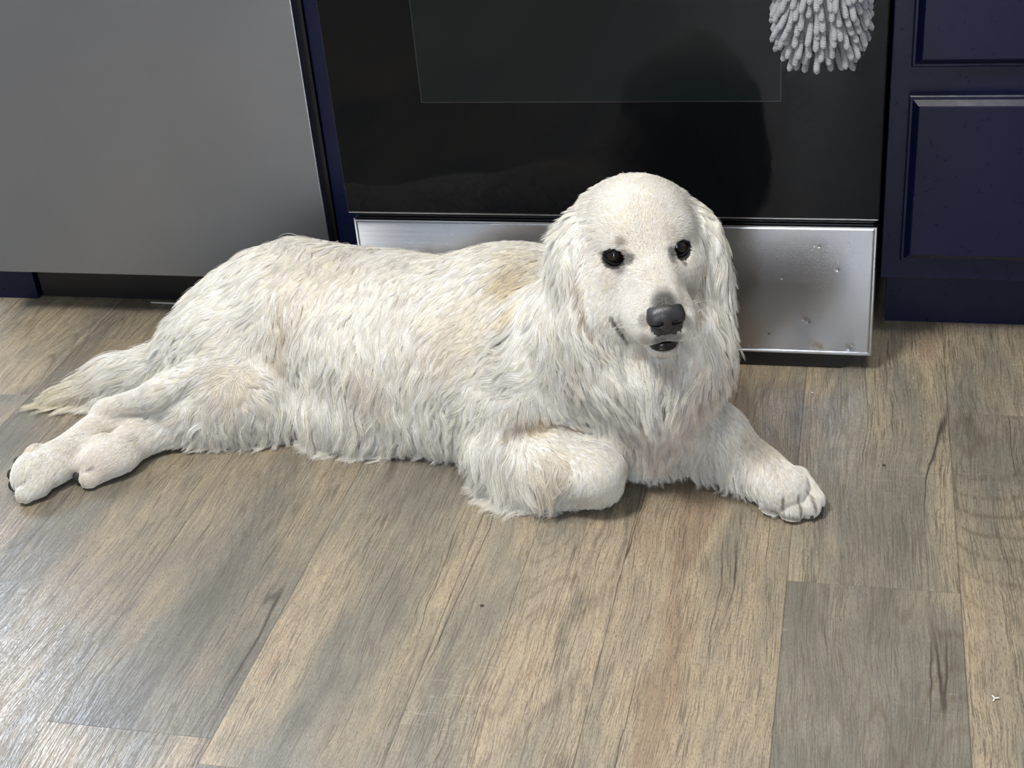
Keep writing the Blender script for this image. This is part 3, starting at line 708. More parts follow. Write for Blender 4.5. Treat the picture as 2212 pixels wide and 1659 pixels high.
    [-0.0394, -0.3988, 0.0688, -0.308, 0.229, -0.923, 8.0, 0.5],
    [-0.0082, -0.4053, 0.0718, -0.296, 0.255, -0.921, 7.5, 0.5],
    [0.0193, -0.4095, 0.0764, -0.245, 0.164, -0.956, 3.0, 0.4],
    [0.0557, -0.3984, 0.0885, 0.71, -0.048, -0.702, 0.8, 0.2],
    [0.0673, -0.4035, 0.0721, 0.175, -0.043, -0.984, 0.7, 0.2],
    [0.0511, -0.4147, 0.0579, -0.831, 0.215, -0.513, 0.7, 0.2],
    [-0.0073, -0.3945, 0.0292, -0.746, 0.435, -0.505, 1.5, 0.3],
    [0.1985, -0.2852, 0.1005, 0.736, -0.367, -0.569, 1.3, 0.2],
    [0.2231, -0.3006, 0.0803, 0.604, -0.731, -0.317, 1.1, 0.2],
    [0.248, -0.324, 0.0691, 0.567, -0.812, -0.139, 1.0, 0.2],
    [0.273, -0.3601, 0.0635, 0.61, -0.572, -0.548, 0.9, 0.2],
    [0.1955, -0.3169, 0.0786, 0.636, -0.457, -0.622, 1.8, 0.3],
    [0.196, -0.3238, 0.0657, -0.493, 0.344, -0.799, 5.0, 0.4],
    [0.1723, -0.3193, 0.0718, -0.524, 0.413, -0.745, 6.0, 0.4],
    [0.2172, -0.3341, 0.0564, -0.345, 0.296, -0.891, 3.5, 0.4],
    [0.2387, -0.3525, 0.0492, -0.131, -0.01, -0.991, 1.6, 0.3],
    [0.2631, -0.3773, 0.0471, -0.051, -0.163, -0.985, 0.8, 0.2],
    [0.2857, -0.3804, 0.037, 0.096, -0.166, -0.981, 0.8, 0.2],
    [0.3042, -0.3574, 0.0363, 0.48, -0.605, -0.635, 0.8, 0.2],
    [-0.4305, -0.1832, 0.216, -0.008, -0.782, -0.624, 3.0, 0.3],
    [-0.4736, -0.1803, 0.2133, -0.742, -0.463, -0.484, 3.0, 0.3],
    [-0.5116, -0.1997, 0.193, -0.476, -0.798, -0.369, 3.0, 0.3],
    [-0.5315, -0.2461, 0.1694, -0.741, -0.17, -0.65, 3.0, 0.35],
    [-0.5719, -0.2321, 0.1566, -0.615, 0.373, -0.695, 3.0, 0.4],
    [-0.4574, -0.2182, 0.1826, -0.956, -0.273, -0.108, 3.0, 0.3],
    [-0.4223, -0.2194, 0.1844, 0.14, -0.523, -0.841, 3.0, 0.4],
    [-0.4415, -0.2333, 0.1622, 0.511, -0.266, -0.817, 3.0, 0.4],
    [-0.4853, -0.2453, 0.1597, -0.805, -0.469, -0.363, 2.5, 0.3],
    [-0.4695, -0.2653, 0.1276, -0.504, 0.427, 0.751, 2.0, 0.3],
    [-0.5008, -0.2718, 0.1299, -0.887, -0.261, -0.381, 2.0, 0.3],
    [-0.4601, -0.2811, 0.1077, 0.786, 0.273, -0.555, 2.5, 0.4],
    [-0.4352, -0.2536, 0.115, 0.474, -0.195, -0.858, 3.0, 0.4],
    [-0.466, -0.2913, 0.0912, 0.05, -0.016, -0.999, 3.2, 0.35],
    [-0.5055, -0.2927, 0.0975, -0.578, -0.147, -0.803, 3.2, 0.3],
    [-0.4466, -0.2859, 0.0589, -0.253, 0.371, -0.894, 4.5, 0.4],
    [-0.4899, -0.2992, 0.0572, -0.414, 0.328, -0.849, 4.5, 0.4],
    [-0.5376, -0.2992, 0.0622, -0.453, 0.118, -0.884, 4.0, 0.4],
    [-0.549, -0.2902, 0.0938, -0.821, -0.422, -0.385, 2.2, 0.3],
    [-0.5763, -0.3061, 0.0643, -0.609, -0.37, -0.702, 2.0, 0.3],
    [-0.5815, -0.3154, 0.0848, -0.937, 0.109, -0.333, 1.3, 0.2],
    [-0.6305, -0.3097, 0.0674, -0.826, -0.359, -0.435, 1.0, 0.2],
    [-0.6807, -0.345, 0.0523, -0.262, -0.95, -0.169, 0.8, 0.2],
    [-0.7063, -0.4059, 0.0483, -0.365, -0.831, -0.419, 0.8, 0.2],
    [-0.7291, -0.4199, 0.0524, -0.113, -0.721, -0.684, 1.2, 0.3],
    [-0.5211, -0.2717, 0.1327, -0.727, -0.543, -0.42, 1.3, 0.3],
    [-0.5612, -0.3013, 0.111, -0.879, -0.309, -0.362, 1.2, 0.3],
    [-0.6101, -0.3335, 0.0453, -0.321, -0.945, -0.07, 0.8, 0.2],
    [-0.6289, -0.3844, 0.0391, -0.661, -0.506, -0.554, 0.8, 0.2],
    [-0.6227, -0.1967, 0.1126, -0.803, 0.328, -0.498, 3.0, 0.3],
    [-0.6494, -0.1886, 0.0759, -0.925, 0.048, -0.376, 4.0, 0.25],
    [-0.7105, -0.1756, 0.0658, -0.924, -0.132, -0.36, 5.0, 0.25],
    [-0.7484, -0.1827, 0.0522, -0.877, -0.158, -0.454, 7.0, 0.25],
    [-0.7967, -0.1913, 0.0266, -0.901, -0.273, -0.338, 5.0, 0.25],
    [-0.7338, -0.1907, 0.0334, -0.834, 0.005, -0.552, 6.5, 0.25],
    [-0.6782, -0.1906, 0.0441, -0.787, -0.462, -0.41, 5.0, 0.25],
    [0.0758, -0.3817, 0.0788, 0.118, -0.558, -0.822, 0.6, 0.2],
    [0.0333, -0.4023, 0.0897, 0.953, -0.127, -0.273, 0.8, 0.2],
    [-0.0043, -0.3843, 0.103, 0.955, -0.201, -0.219, 1.1, 0.2],
    [-0.0355, -0.3755, 0.1059, 0.933, -0.345, -0.102, 1.4, 0.2],
    [0.022, -0.4115, 0.0676, -0.529, 0.121, -0.84, 1.2, 0.25],
    [0.1829, -0.3049, 0.098, 0.68, -0.359, -0.639, 1.4, 0.2],
    [0.2057, -0.301, 0.09, 0.689, -0.538, -0.485, 1.1, 0.2],
    [0.2307, -0.3233, 0.071, 0.627, -0.735, -0.256, 1.0, 0.2],
    [0.2198, -0.3315, 0.0618, 0.483, -0.673, -0.56, 1.4, 0.25],
    [0.1611, -0.3185, 0.1053, 0.381, 0.009, -0.925, 2.5, 0.3],
    [0.0787, -0.359, 0.3479, -0.851, -0.491, -0.187, 0.4, 0.2],
    [0.1536, -0.3556, 0.348, 0.533, -0.091, -0.841, 0.5, 0.2],
    [0.0952, -0.4032, 0.3227, -0.65, 0.128, -0.749, 0.5, 0.2],
    [0.0664, -0.3928, 0.3164, -0.447, -0.152, -0.882, 0.8, 0.25],
    [0.0603, -0.33, 0.4049, -0.467, 0.876, -0.118, 0.5, 0.25],
    [0.088, -0.3302, 0.4169, -0.406, 0.904, 0.133, 0.5, 0.25],
    [0.1194, -0.3247, 0.4149, 0.211, 0.968, 0.134, 0.5, 0.25],
    [0.1026, -0.3643, 0.386, -0.302, 0.526, 0.795, 0.4, 0.2],
    [0.1325, -0.3485, 0.3909, 0.411, 0.834, 0.369, 0.5, 0.2],
    [0.049, -0.3877, 0.3133, -0.174, -0.189, -0.966, 1.0, 0.3],
    [0.0715, -0.403, 0.2766, -0.039, 0.212, -0.976, 0.9, 0.3],
    [0.1021, -0.3961, 0.2524, 0.135, 0.006, -0.991, 0.8, 0.3],
    [0.0533, -0.3721, 0.3417, -0.65, 0.017, -0.76, 0.6, 0.2],
    [0.0077, -0.3005, 0.3733, -0.849, 0.364, 0.384, 2.2, 0.9],
    [0.0241, -0.288, 0.3831, -0.783, -0.172, 0.598, 1.8, 0.9],
    [0.1589, -0.2549, 0.3795, 0.372, -0.212, 0.904, 1.6, 0.9],
    [0.0629, -0.394, 0.2435, 0.698, -0.128, -0.705, 3.5, 0.35],
]
# stains and darker patches of the coat, with shade painted into folds and gaps: point, radius, colour, amount
PATCHES = [
    [-0.083, -0.2182, 0.2431, 0.028, 0.74, 0.64, 0.44, 0.6],
    [-0.0697, -0.292, 0.2412, 0.022, 0.76, 0.67, 0.5, 0.5],
    [-0.1343, -0.3443, 0.0514, 0.012, 0.3, 0.26, 0.22, 0.6],  # shaded hollow of the armpit, painted in
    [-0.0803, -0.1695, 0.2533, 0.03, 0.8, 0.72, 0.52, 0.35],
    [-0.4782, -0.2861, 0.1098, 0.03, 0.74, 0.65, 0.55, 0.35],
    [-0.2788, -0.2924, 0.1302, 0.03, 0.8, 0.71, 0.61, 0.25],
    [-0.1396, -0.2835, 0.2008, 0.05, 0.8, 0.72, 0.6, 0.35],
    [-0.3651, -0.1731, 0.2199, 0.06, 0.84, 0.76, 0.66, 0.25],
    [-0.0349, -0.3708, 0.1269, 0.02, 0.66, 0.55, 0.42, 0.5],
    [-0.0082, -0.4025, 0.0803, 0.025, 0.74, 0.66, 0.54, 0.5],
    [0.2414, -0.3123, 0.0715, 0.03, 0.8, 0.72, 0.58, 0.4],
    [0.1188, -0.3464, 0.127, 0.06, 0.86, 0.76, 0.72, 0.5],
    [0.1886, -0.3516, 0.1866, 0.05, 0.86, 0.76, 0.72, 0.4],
    [0.1461, -0.4411, 0.3343, 0.013, 0.12, 0.12, 0.12, 0.8],
    [0.1431, -0.4324, 0.3413, 0.011, 0.36, 0.35, 0.33, 0.6],
    [0.1249, -0.4454, 0.3161, 0.007, 0.3, 0.28, 0.28, 0.6],
    [0.1682, -0.4329, 0.311, 0.007, 0.3, 0.28, 0.28, 0.6],
    [0.1427, -0.4474, 0.2956, 0.009, 0.16, 0.15, 0.15, 0.8],
    [0.1577, -0.4428, 0.2971, 0.008, 0.2, 0.2, 0.2, 0.7],
    [0.1011, -0.3795, 0.3582, 0.006, 0.14, 0.13, 0.13, 0.8],
    [0.1423, -0.3613, 0.3593, 0.006, 0.14, 0.13, 0.13, 0.8],
    [0.0697, -0.3669, 0.3603, 0.005, 0.3, 0.27, 0.25, 0.7],
    [0.0816, -0.3776, 0.3486, 0.005, 0.3, 0.27, 0.25, 0.6],
    [0.1545, -0.3545, 0.3475, 0.006, 0.25, 0.23, 0.22, 0.7],
    [0.1387, -0.4179, 0.346, 0.01, 0.6, 0.57, 0.53, 0.4],
    [0.1276, -0.3996, 0.3511, 0.012, 0.62, 0.58, 0.54, 0.4],
    [0.0904, -0.3815, 0.3501, 0.008, 0.22, 0.2, 0.2, 0.7],
    [0.0936, -0.375, 0.3617, 0.006, 0.3, 0.27, 0.25, 0.8],
    [0.1446, -0.3675, 0.3535, 0.006, 0.28, 0.26, 0.25, 0.7],
    [0.0897, -0.3703, 0.3746, 0.006, 0.4, 0.36, 0.32, 0.7],
    [0.0769, -0.3849, 0.3367, 0.014, 0.66, 0.62, 0.58, 0.4],
    [0.1406, -0.3519, 0.3781, 0.01, 0.72, 0.66, 0.6, 0.35],
    [0.1265, -0.4509, 0.2968, 0.008, 0.45, 0.42, 0.4, 0.6],
    [0.149, -0.4189, 0.276, 0.01, 0.4, 0.38, 0.37, 0.7],
    [0.1362, -0.423, 0.2748, 0.008, 0.3, 0.28, 0.28, 0.8],
    [0.1392, -0.4288, 0.2588, 0.008, 0.4, 0.38, 0.37, 0.7],
    [0.1071, -0.3948, 0.2457, 0.008, 0.6, 0.52, 0.46, 0.5],
    [0.1468, -0.3892, 0.2286, 0.01, 0.6, 0.52, 0.46, 0.5],
    [0.1314, -0.3965, 0.229, 0.01, 0.62, 0.54, 0.48, 0.5],
    [0.093, -0.4144, 0.2926, 0.01, 0.7, 0.6, 0.56, 0.5],
    [-0.4208, -0.228, 0.1746, 0.012, 0.7, 0.62, 0.5, 0.4],
    [-0.4293, -0.2421, 0.1346, 0.012, 0.66, 0.58, 0.46, 0.5],
    [-0.7966, -0.1721, 0.0357, 0.06, 0.8, 0.75, 0.6, 0.5],
    [-0.8275, -0.2001, 0.0099, 0.04, 0.78, 0.72, 0.56, 0.5],
    [-0.7528, -0.3817, 0.0562, 0.02, 0.86, 0.74, 0.68, 0.4],
    [-0.6531, -0.3948, 0.033, 0.03, 0.84, 0.74, 0.68, 0.4],
    [-0.6515, -0.3121, 0.0639, 0.04, 0.84, 0.78, 0.7, 0.3],
    [0.1101, -0.3592, 0.3925, 0.03, 0.9, 0.84, 0.74, 0.2],
    [-0.0702, -0.3628, 0.1186, 0.0045, 0.45, 0.34, 0.23, 0.45],  # from here, shade of the foreleg crease painted as a brown line
    [-0.0643, -0.3644, 0.1213, 0.0045, 0.45, 0.34, 0.23, 0.45],
    [-0.0585, -0.3661, 0.1241, 0.0045, 0.45, 0.34, 0.23, 0.45],
    [-0.0528, -0.3674, 0.1266, 0.0045, 0.45, 0.34, 0.23, 0.45],
    [-0.0471, -0.3686, 0.129, 0.0045, 0.45, 0.34, 0.23, 0.45],
    [-0.0471, -0.3686, 0.129, 0.0045, 0.45, 0.34, 0.23, 0.45],
    [-0.0422, -0.3704, 0.1303, 0.0045, 0.45, 0.34, 0.23, 0.45],
    [-0.0376, -0.3707, 0.1306, 0.0045, 0.45, 0.34, 0.23, 0.45],
    [-0.0331, -0.3707, 0.1307, 0.0045, 0.45, 0.34, 0.23, 0.45],
    [-0.0287, -0.3706, 0.1308, 0.0045, 0.45, 0.34, 0.23, 0.45],
    [-0.0243, -0.3705, 0.1308, 0.0045, 0.45, 0.34, 0.23, 0.45],
    [-0.02, -0.3699, 0.1306, 0.0045, 0.45, 0.34, 0.23, 0.45],
    [-0.02, -0.3699, 0.1306, 0.0045, 0.45, 0.34, 0.23, 0.45],
    [-0.0162, -0.3679, 0.1279, 0.0045, 0.45, 0.34, 0.23, 0.45],
    [-0.0121, -0.367, 0.1258, 0.0045, 0.45, 0.34, 0.23, 0.45],
    [-0.008, -0.366, 0.1237, 0.0045, 0.45, 0.34, 0.23, 0.45],
    [-0.0039, -0.3649, 0.1216, 0.0045, 0.45, 0.34, 0.23, 0.45],
    [0.0002, -0.3639, 0.1195, 0.0045, 0.45, 0.34, 0.23, 0.45],
    [0.004, -0.3617, 0.1166, 0.0045, 0.45, 0.34, 0.23, 0.45],
    [0.0081, -0.3606, 0.1145, 0.0045, 0.45, 0.34, 0.23, 0.45],
    [0.0123, -0.3598, 0.1125, 0.0045, 0.45, 0.34, 0.23, 0.45],
    [0.0786, -0.4008, 0.2969, 0.0028, 0.16, 0.12, 0.11, 0.6],
    [0.0801, -0.4023, 0.295, 0.0028, 0.16, 0.12, 0.11, 0.6],
    [0.0814, -0.4024, 0.2924, 0.0028, 0.16, 0.12, 0.11, 0.6],
    [0.0827, -0.4026, 0.2898, 0.0028, 0.16, 0.12, 0.11, 0.6],
    [0.0841, -0.404, 0.2879, 0.0028, 0.16, 0.12, 0.11, 0.6],
    [0.0841, -0.404, 0.2879, 0.0028, 0.16, 0.12, 0.11, 0.6],
    [0.0854, -0.404, 0.2854, 0.0028, 0.16, 0.12, 0.11, 0.6],
    [0.0866, -0.4038, 0.2827, 0.0028, 0.16, 0.12, 0.11, 0.6],
    [0.0878, -0.4034, 0.28, 0.0028, 0.16, 0.12, 0.11, 0.6],
    [0.0889, -0.4026, 0.277, 0.0028, 0.16, 0.12, 0.11, 0.6],
    [0.0889, -0.4026, 0.277, 0.0028, 0.16, 0.12, 0.11, 0.6],
    [0.0904, -0.4029, 0.2745, 0.0028, 0.16, 0.12, 0.11, 0.6],
    [0.0917, -0.4013, 0.2709, 0.0028, 0.16, 0.12, 0.11, 0.6],
    [0.093, -0.4006, 0.2678, 0.0028, 0.16, 0.12, 0.11, 0.6],
    [0.0946, -0.4006, 0.2651, 0.0028, 0.16, 0.12, 0.11, 0.6],
    [0.0314, -0.3548, 0.3387, 0.0055, 0.52, 0.42, 0.32, 0.3],  # from here, brownish ear edge, its gap painted darker
    [0.0324, -0.3585, 0.3345, 0.0055, 0.52, 0.42, 0.32, 0.3],
    [0.0336, -0.3623, 0.3304, 0.0055, 0.52, 0.42, 0.32, 0.3],
    [0.035, -0.3674, 0.3269, 0.0055, 0.52, 0.42, 0.32, 0.3],
    [0.0361, -0.3712, 0.3227, 0.0055, 0.52, 0.42, 0.32, 0.3],
    [0.0371, -0.3748, 0.3185, 0.0055, 0.52, 0.42, 0.32, 0.3],
    [0.0371, -0.3748, 0.3185, 0.0055, 0.52, 0.42, 0.32, 0.3],
    [0.0388, -0.3795, 0.3149, 0.0055, 0.52, 0.42, 0.32, 0.3],
    [0.0403, -0.3827, 0.3105, 0.0055, 0.52, 0.42, 0.32, 0.3],
    [0.0416, -0.3857, 0.306, 0.0055, 0.52, 0.42, 0.32, 0.3],
    [0.043, -0.3885, 0.3014, 0.0055, 0.52, 0.42, 0.32, 0.3],
    [0.0442, -0.3908, 0.2966, 0.0055, 0.52, 0.42, 0.32, 0.3],
    [0.0442, -0.3908, 0.2966, 0.0055, 0.52, 0.42, 0.32, 0.3],
    [0.0463, -0.3931, 0.2915, 0.0055, 0.52, 0.42, 0.32, 0.3],
    [0.0482, -0.3951, 0.2862, 0.0055, 0.52, 0.42, 0.32, 0.3],
    [0.0501, -0.3964, 0.2805, 0.0055, 0.52, 0.42, 0.32, 0.3],
    [0.0518, -0.3973, 0.2746, 0.0055, 0.52, 0.42, 0.32, 0.3],
    [0.1749, -0.3182, 0.3305, 0.0045, 0.55, 0.45, 0.36, 0.3],  # from here, gap along the other ear painted darker
    [0.1749, -0.3211, 0.3274, 0.0045, 0.55, 0.45, 0.36, 0.3],
    [0.1748, -0.3235, 0.324, 0.0045, 0.55, 0.45, 0.36, 0.3],
    [0.1747, -0.3255, 0.3205, 0.0045, 0.55, 0.45, 0.36, 0.3],
    [0.1744, -0.3256, 0.316, 0.0045, 0.55, 0.45, 0.36, 0.3],
    [0.174, -0.3251, 0.3112, 0.0045, 0.55, 0.45, 0.36, 0.3],
    [0.1735, -0.324, 0.3061, 0.0045, 0.55, 0.45, 0.36, 0.3],
    [0.173, -0.3226, 0.3008, 0.0045, 0.55, 0.45, 0.36, 0.3],
    [0.1727, -0.3229, 0.2963, 0.0045, 0.55, 0.45, 0.36, 0.3],
    [0.1727, -0.3229, 0.2963, 0.0045, 0.55, 0.45, 0.36, 0.3],
    [0.1723, -0.3259, 0.2932, 0.0045, 0.55, 0.45, 0.36, 0.3],
    [0.1718, -0.3284, 0.2899, 0.0045, 0.55, 0.45, 0.36, 0.3],
    [0.1713, -0.3304, 0.2862, 0.0045, 0.55, 0.45, 0.36, 0.3],
    [0.1709, -0.3336, 0.2833, 0.0045, 0.55, 0.45, 0.36, 0.3],
    [0.1704, -0.3354, 0.2796, 0.0045, 0.55, 0.45, 0.36, 0.3],
    [0.1701, -0.3395, 0.2771, 0.0045, 0.55, 0.45, 0.36, 0.3],
    [0.1697, -0.3422, 0.2738, 0.0045, 0.55, 0.45, 0.36, 0.3],
    [0.1693, -0.3454, 0.2709, 0.0045, 0.55, 0.45, 0.36, 0.3],
    [-0.418, -0.206, 0.1992, 0.004, 0.6, 0.5, 0.38, 0.3],  # from here, crease in front of the thigh painted darker
    [-0.4176, -0.2094, 0.1958, 0.004, 0.6, 0.5, 0.38, 0.3],
    [-0.4173, -0.2126, 0.1924, 0.004, 0.6, 0.5, 0.38, 0.3],
    [-0.4169, -0.2159, 0.1889, 0.004, 0.6, 0.5, 0.38, 0.3],
    [-0.4167, -0.2188, 0.1853, 0.004, 0.6, 0.5, 0.38, 0.3],
    [-0.4166, -0.2217, 0.1817, 0.004, 0.6, 0.5, 0.38, 0.3],
    [-0.4165, -0.2244, 0.178, 0.004, 0.6, 0.5, 0.38, 0.3],
    [-0.4165, -0.227, 0.1742, 0.004, 0.6, 0.5, 0.38, 0.3],
    [-0.4165, -0.227, 0.1742, 0.004, 0.6, 0.5, 0.38, 0.3],
    [-0.4161, -0.2305, 0.1711, 0.004, 0.6, 0.5, 0.38, 0.3],
    [-0.417, -0.2314, 0.1666, 0.004, 0.6, 0.5, 0.38, 0.3],
    [-0.4168, -0.2346, 0.1634, 0.004, 0.6, 0.5, 0.38, 0.3],
    [-0.4172, -0.2364, 0.1594, 0.004, 0.6, 0.5, 0.38, 0.3],
    [-0.4177, -0.2382, 0.1553, 0.004, 0.6, 0.5, 0.38, 0.3],
    [-0.4182, -0.2397, 0.1511, 0.004, 0.6, 0.5, 0.38, 0.3],
    [-0.4189, -0.2411, 0.1469, 0.004, 0.6, 0.5, 0.38, 0.3],
    [-0.4196, -0.2423, 0.1425, 0.004, 0.6, 0.5, 0.38, 0.3],
    [0.2745, -0.3802, 0.0444, 0.0022, 0.35, 0.3, 0.27, 0.55],  # from here, shaded gaps between the front toes, painted in
    [0.2745, -0.3809, 0.0423, 0.0022, 0.35, 0.3, 0.27, 0.55],
    [0.2746, -0.3816, 0.0402, 0.0022, 0.35, 0.3, 0.27, 0.55],
    [0.2747, -0.3822, 0.038, 0.0022, 0.35, 0.3, 0.27, 0.55],
    [0.2747, -0.3826, 0.0357, 0.0022, 0.35, 0.3, 0.27, 0.55],
    [0.2747, -0.3817, 0.0324, 0.0022, 0.35, 0.3, 0.27, 0.55],
    [0.2747, -0.3818, 0.0299, 0.0022, 0.35, 0.3, 0.27, 0.55],
    [0.2748, -0.3816, 0.0272, 0.0022, 0.35, 0.3, 0.27, 0.55],
    [0.2748, -0.3814, 0.0245, 0.0022, 0.35, 0.3, 0.27, 0.55],
    [0.292, -0.3739, 0.0433, 0.0022, 0.35, 0.3, 0.27, 0.55],
    [0.2925, -0.3745, 0.0411, 0.0022, 0.35, 0.3, 0.27, 0.55],
    [0.2929, -0.3751, 0.0388, 0.0022, 0.35, 0.3, 0.27, 0.55],
    [0.2934, -0.3753, 0.0363, 0.0022, 0.35, 0.3, 0.27, 0.55],
    [0.2939, -0.3755, 0.0338, 0.0022, 0.35, 0.3, 0.27, 0.55],
    [0.2943, -0.3744, 0.0303, 0.0022, 0.35, 0.3, 0.27, 0.55],
    [0.2948, -0.3758, 0.0286, 0.0022, 0.35, 0.3, 0.27, 0.55],
    [0.2953, -0.3763, 0.0263, 0.0022, 0.35, 0.3, 0.27, 0.55],
    [0.2958, -0.3773, 0.0243, 0.0022, 0.35, 0.3, 0.27, 0.55],
    [0.2962, -0.3781, 0.0222, 0.0022, 0.35, 0.3, 0.27, 0.55],
    [0.2967, -0.3788, 0.02, 0.0022, 0.35, 0.3, 0.27, 0.55],
    [0.2972, -0.3793, 0.0177, 0.0022, 0.35, 0.3, 0.27, 0.55],
    [0.3013, -0.3601, 0.0448, 0.0022, 0.35, 0.3, 0.27, 0.5],
    [0.3023, -0.3603, 0.0426, 0.0022, 0.35, 0.3, 0.27, 0.5],
    [0.3032, -0.3591, 0.0395, 0.0022, 0.35, 0.3, 0.27, 0.5],
    [0.3041, -0.3577, 0.0363, 0.0022, 0.35, 0.3, 0.27, 0.5],
    [0.305, -0.3584, 0.0344, 0.0022, 0.35, 0.3, 0.27, 0.5],
    [0.306, -0.3597, 0.033, 0.0022, 0.35, 0.3, 0.27, 0.5],
    [0.3069, -0.3605, 0.0312, 0.0022, 0.35, 0.3, 0.27, 0.5],
    [0.3079, -0.3629, 0.0306, 0.0022, 0.35, 0.3, 0.27, 0.5],
    [0.3089, -0.3654, 0.03, 0.0022, 0.35, 0.3, 0.27, 0.5],
    [0.3099, -0.3666, 0.0286, 0.0022, 0.35, 0.3, 0.27, 0.5],
    [0.3109, -0.3678, 0.0271, 0.0022, 0.35, 0.3, 0.27, 0.5],
    [0.3118, -0.369, 0.0256, 0.0022, 0.35, 0.3, 0.27, 0.5],
    [0.3128, -0.3697, 0.0237, 0.0022, 0.35, 0.3, 0.27, 0.5],
    [0.3137, -0.3704, 0.0219, 0.0022, 0.35, 0.3, 0.27, 0.5],
    [0.3147, -0.3708, 0.0199, 0.0022, 0.35, 0.3, 0.27, 0.5],
    [-0.7276, -0.4352, 0.04, 0.0022, 0.35, 0.3, 0.27, 0.5],  # from here, shaded gaps between the hind toes, painted in
    [-0.7297, -0.4361, 0.0392, 0.0022, 0.35, 0.3, 0.27, 0.5],
    [-0.7325, -0.4359, 0.0376, 0.0022, 0.35, 0.3, 0.27, 0.5],
    [-0.7347, -0.4366, 0.0367, 0.0022, 0.35, 0.3, 0.27, 0.5],
    [-0.737, -0.4373, 0.0358, 0.0022, 0.35, 0.3, 0.27, 0.5],
    [-0.7392, -0.4379, 0.0348, 0.0022, 0.35, 0.3, 0.27, 0.5],
    [-0.7416, -0.4384, 0.0337, 0.0022, 0.35, 0.3, 0.27, 0.5],
    [-0.6491, -0.394, 0.0366, 0.0022, 0.35, 0.3, 0.27, 0.5],
    [-0.6521, -0.3937, 0.0351, 0.0022, 0.35, 0.3, 0.27, 0.5],
    [-0.6545, -0.3943, 0.0342, 0.0022, 0.35, 0.3, 0.27, 0.5],
    [-0.6569, -0.3949, 0.0334, 0.0022, 0.35, 0.3, 0.27, 0.5],
    [-0.6594, -0.3954, 0.0325, 0.0022, 0.35, 0.3, 0.27, 0.5],
    [-0.6619, -0.3959, 0.0316, 0.0022, 0.35, 0.3, 0.27, 0.5],
    [-0.6651, -0.3953, 0.0299, 0.0022, 0.35, 0.3, 0.27, 0.5],
    [-0.6678, -0.3955, 0.0287, 0.0022, 0.35, 0.3, 0.27, 0.5],
    [0.245, -0.3587, 0.0154, 0.003, 0.25, 0.22, 0.2, 0.4],
    [0.248, -0.3637, 0.0176, 0.003, 0.25, 0.22, 0.2, 0.4],
    [0.2509, -0.3679, 0.0193, 0.003, 0.25, 0.22, 0.2, 0.4],
    [0.2537, -0.3713, 0.0205, 0.003, 0.25, 0.22, 0.2, 0.4],
    [0.2564, -0.3731, 0.0204, 0.003, 0.25, 0.22, 0.2, 0.4],
    [0.2591, -0.3756, 0.021, 0.003, 0.25, 0.22, 0.2, 0.4],
    [0.2617, -0.3765, 0.0203, 0.003, 0.25, 0.22, 0.2, 0.4],
    [0.2644, -0.3771, 0.0195, 0.003, 0.25, 0.22, 0.2, 0.4],
    [0.2669, -0.3774, 0.0184, 0.003, 0.25, 0.22, 0.2, 0.4],
    [0.2695, -0.3774, 0.0172, 0.003, 0.25, 0.22, 0.2, 0.4],
    [0.2721, -0.3776, 0.016, 0.003, 0.25, 0.22, 0.2, 0.4],
    [0.2748, -0.3796, 0.0162, 0.003, 0.25, 0.22, 0.2, 0.4],
    [0.2748, -0.3796, 0.0162, 0.003, 0.25, 0.22, 0.2, 0.4],
    [0.2777, -0.3815, 0.0171, 0.003, 0.25, 0.22, 0.2, 0.4],
    [0.2806, -0.3823, 0.0171, 0.003, 0.25, 0.22, 0.2, 0.4],
    [0.2834, -0.384, 0.0179, 0.003, 0.25, 0.22, 0.2, 0.4],
    [0.2863, -0.3841, 0.0175, 0.003, 0.25, 0.22, 0.2, 0.4],
    [0.2891, -0.3839, 0.0169, 0.003, 0.25, 0.22, 0.2, 0.4],
    [0.2918, -0.3823, 0.0152, 0.003, 0.25, 0.22, 0.2, 0.4],
    [0.2946, -0.3814, 0.014, 0.003, 0.25, 0.22, 0.2, 0.4],
    [0.2973, -0.3788, 0.0117, 0.003, 0.25, 0.22, 0.2, 0.4],
    [0.2999, -0.3742, 0.008, 0.003, 0.25, 0.22, 0.2, 0.4],
    [0.3027, -0.3722, 0.006, 0.003, 0.25, 0.22, 0.2, 0.4],
]

# ---------------------------------------------------------------- dog settings
BODY_H = .003
HAIRS = 640000
EYE_A = .15
PAD_ROT = 25
CLAWS = [((.268,-.352,.013),(.2685,-.3665,.005)),((.289,-.362,.013),(.2900,-.3765,.005)),((.3085,-.3640,.013),(.3110,-.3775,.005)),((.318,-.352,.013),(.3230,-.3655,.005)),((-0.739, -0.437, 0.01), (-0.748, -0.442, 0.003)), ((-0.663, -0.398, 0.01), (-0.673, -0.401, 0.003))]
PADS = [((-0.763, -0.421, 0.014), (0.0085, 0.0075, 0.0095)), ((-0.77, -0.408, 0.022), (0.0085, 0.0075, 0.0095)), ((-0.766, -0.393, 0.032), (0.0085, 0.0075, 0.0095)), ((-0.68, -0.392, 0.014), (0.0085, 0.0075, 0.0095)), ((-0.692, -0.382, 0.026), (0.0085, 0.0075, 0.0095)), ((-0.687, -0.358, 0.036), (0.0085, 0.0075, 0.0095))]
